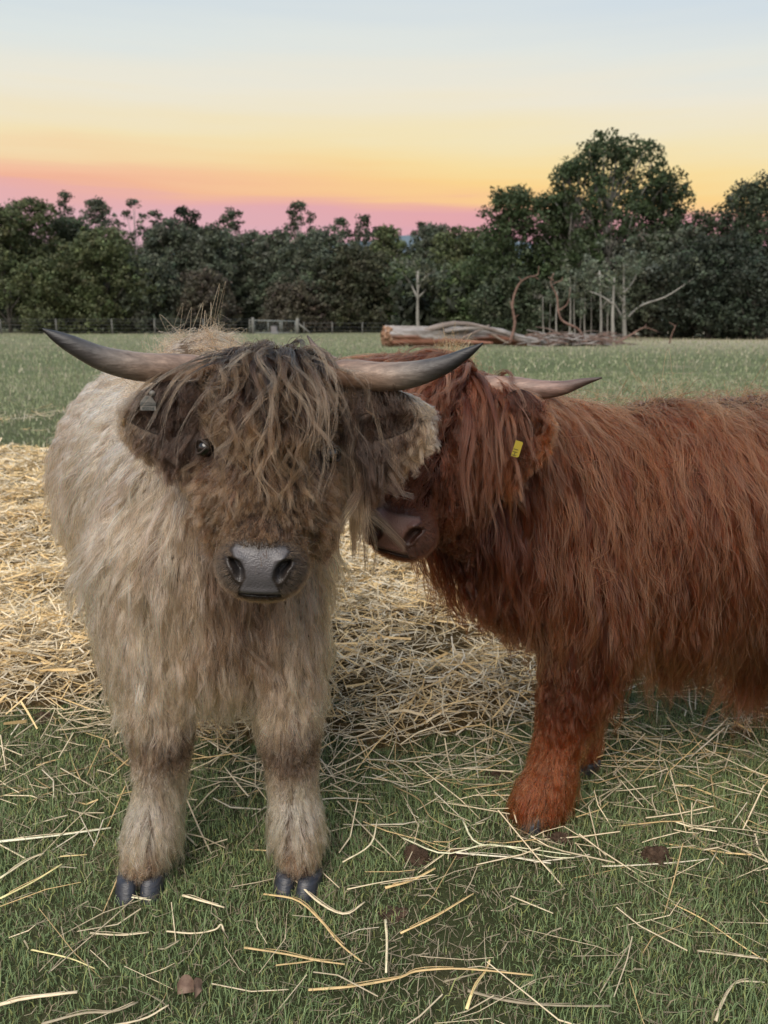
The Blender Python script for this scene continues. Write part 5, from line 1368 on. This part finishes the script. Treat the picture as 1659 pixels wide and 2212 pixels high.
    pts, col = coat(sk, root, None, 'coat', 11000, 105000, densb, flow, lenf, colf, gv=.40, wave=lambda p, n: np.where(regions(p)[1], .003, .012), clump=.72, frizz=.0025, lenj=.3, lift=lambda p, n: np.where(regions(p)[1], .07, .18), grav=.6, cj=.45, stray=.05)
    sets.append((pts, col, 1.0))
    # long sun bleached outer strands
    od = lambda c, n: ((n[:, 1] < .1) & (c[:, 2] > .55) & (c[:, 0] > .35)).astype(float)
    pts, col = coat(sk, root, None, 'coat', 1100, 7000, od, flow, lambda p, n: np.full(len(p), .27), lambda p: np.tile(np.array((.125, .044, .017)), (len(p), 1)), gv=.25, K=9, wave=.014, clump=.93, frizz=.007, lift=.4, grav=.55, gap=.012, stray=.06)
    sets.append((pts, col, .95))
    # wisps standing off the back, and the tuft on the poll
    wd = lambda c, n: ((n[:, 2] > .8) & (c[:, 2] > .95)).astype(float)
    pts, col = coat(sk, root, None, 'coat', 120, 350, wd, lambda p, n: np.stack([np.full(len(p), .9), np.full(len(p), -.5), np.zeros(len(p))], -1),
                    lambda p, n: np.full(len(p), .09), lambda p: np.tile(np.array((.22, .085, .030)), (len(p), 1)), lift=.72, grav=.30, wave=.014, clump=.6, frizz=.014, stray=.25)
    sets.append((pts, col, .8))
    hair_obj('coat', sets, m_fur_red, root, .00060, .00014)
    def fdens(c, n):
        L = h.loc(c); return ((L[:, 1] > .26) & (L[:, 1] < .46) & (np.abs(L[:, 0]) < .135) & (L[:, 2] > -.19) & (c[:, 1] < 1.92)).astype(float)*np.where(L[:, 1] > .31, 1.6, .7)
    def fflow(p, n):
        L = h.loc(p); q = np.where(L[:, 0] > .06, .25, -.62)
        return h.dirs(np.stack([q+RNG.normal(0, .14, len(p)), np.full(len(p), -1.0), np.full(len(p), .35)], -1))
    def flen(p, n):
        L = h.loc(p); return np.where(L[:, 0] > .06, .31, .20)*np.interp(L[:, 1], [.23, .33, .42], [.55, .92, 1.1])*RNG.uniform(.45, 1.1, len(p))
    a, b = coat(sk, root, None, 'forelock', 620, 11000, fdens, fflow, flen, lambda p: np.tile(np.array((.062, .021, .011)), (len(p), 1)), gv=.50, K=12, lift=.36, grav=.50, wave=.010, clump=.88, frizz=.003, gap=.010, cj=.40)
    sets = [(a, b, 1.0)]
    td = lambda c, n: ((h.loc(c)[:, 1] > .38) & (np.abs(h.loc(c)[:, 0]) < .05)).astype(float)
    a, b = coat(sk, root, None, 'forelock', 24, 130, td, lambda p, n: np.tile(np.array((.1, 0, 1.0)), (len(p), 1)), lambda p, n: np.full(len(p), .07), lambda p: np.tile(np.array((.26, .10, .035)), (len(p), 1)), K=12, lift=.7, grav=.30, wave=.006, clump=.6, frizz=.008, stray=.3)
    sets.append((a, b, .8))
    hair_obj('forelock', sets, m_fur_red, root, .00060, .00014)
make_red_cow()
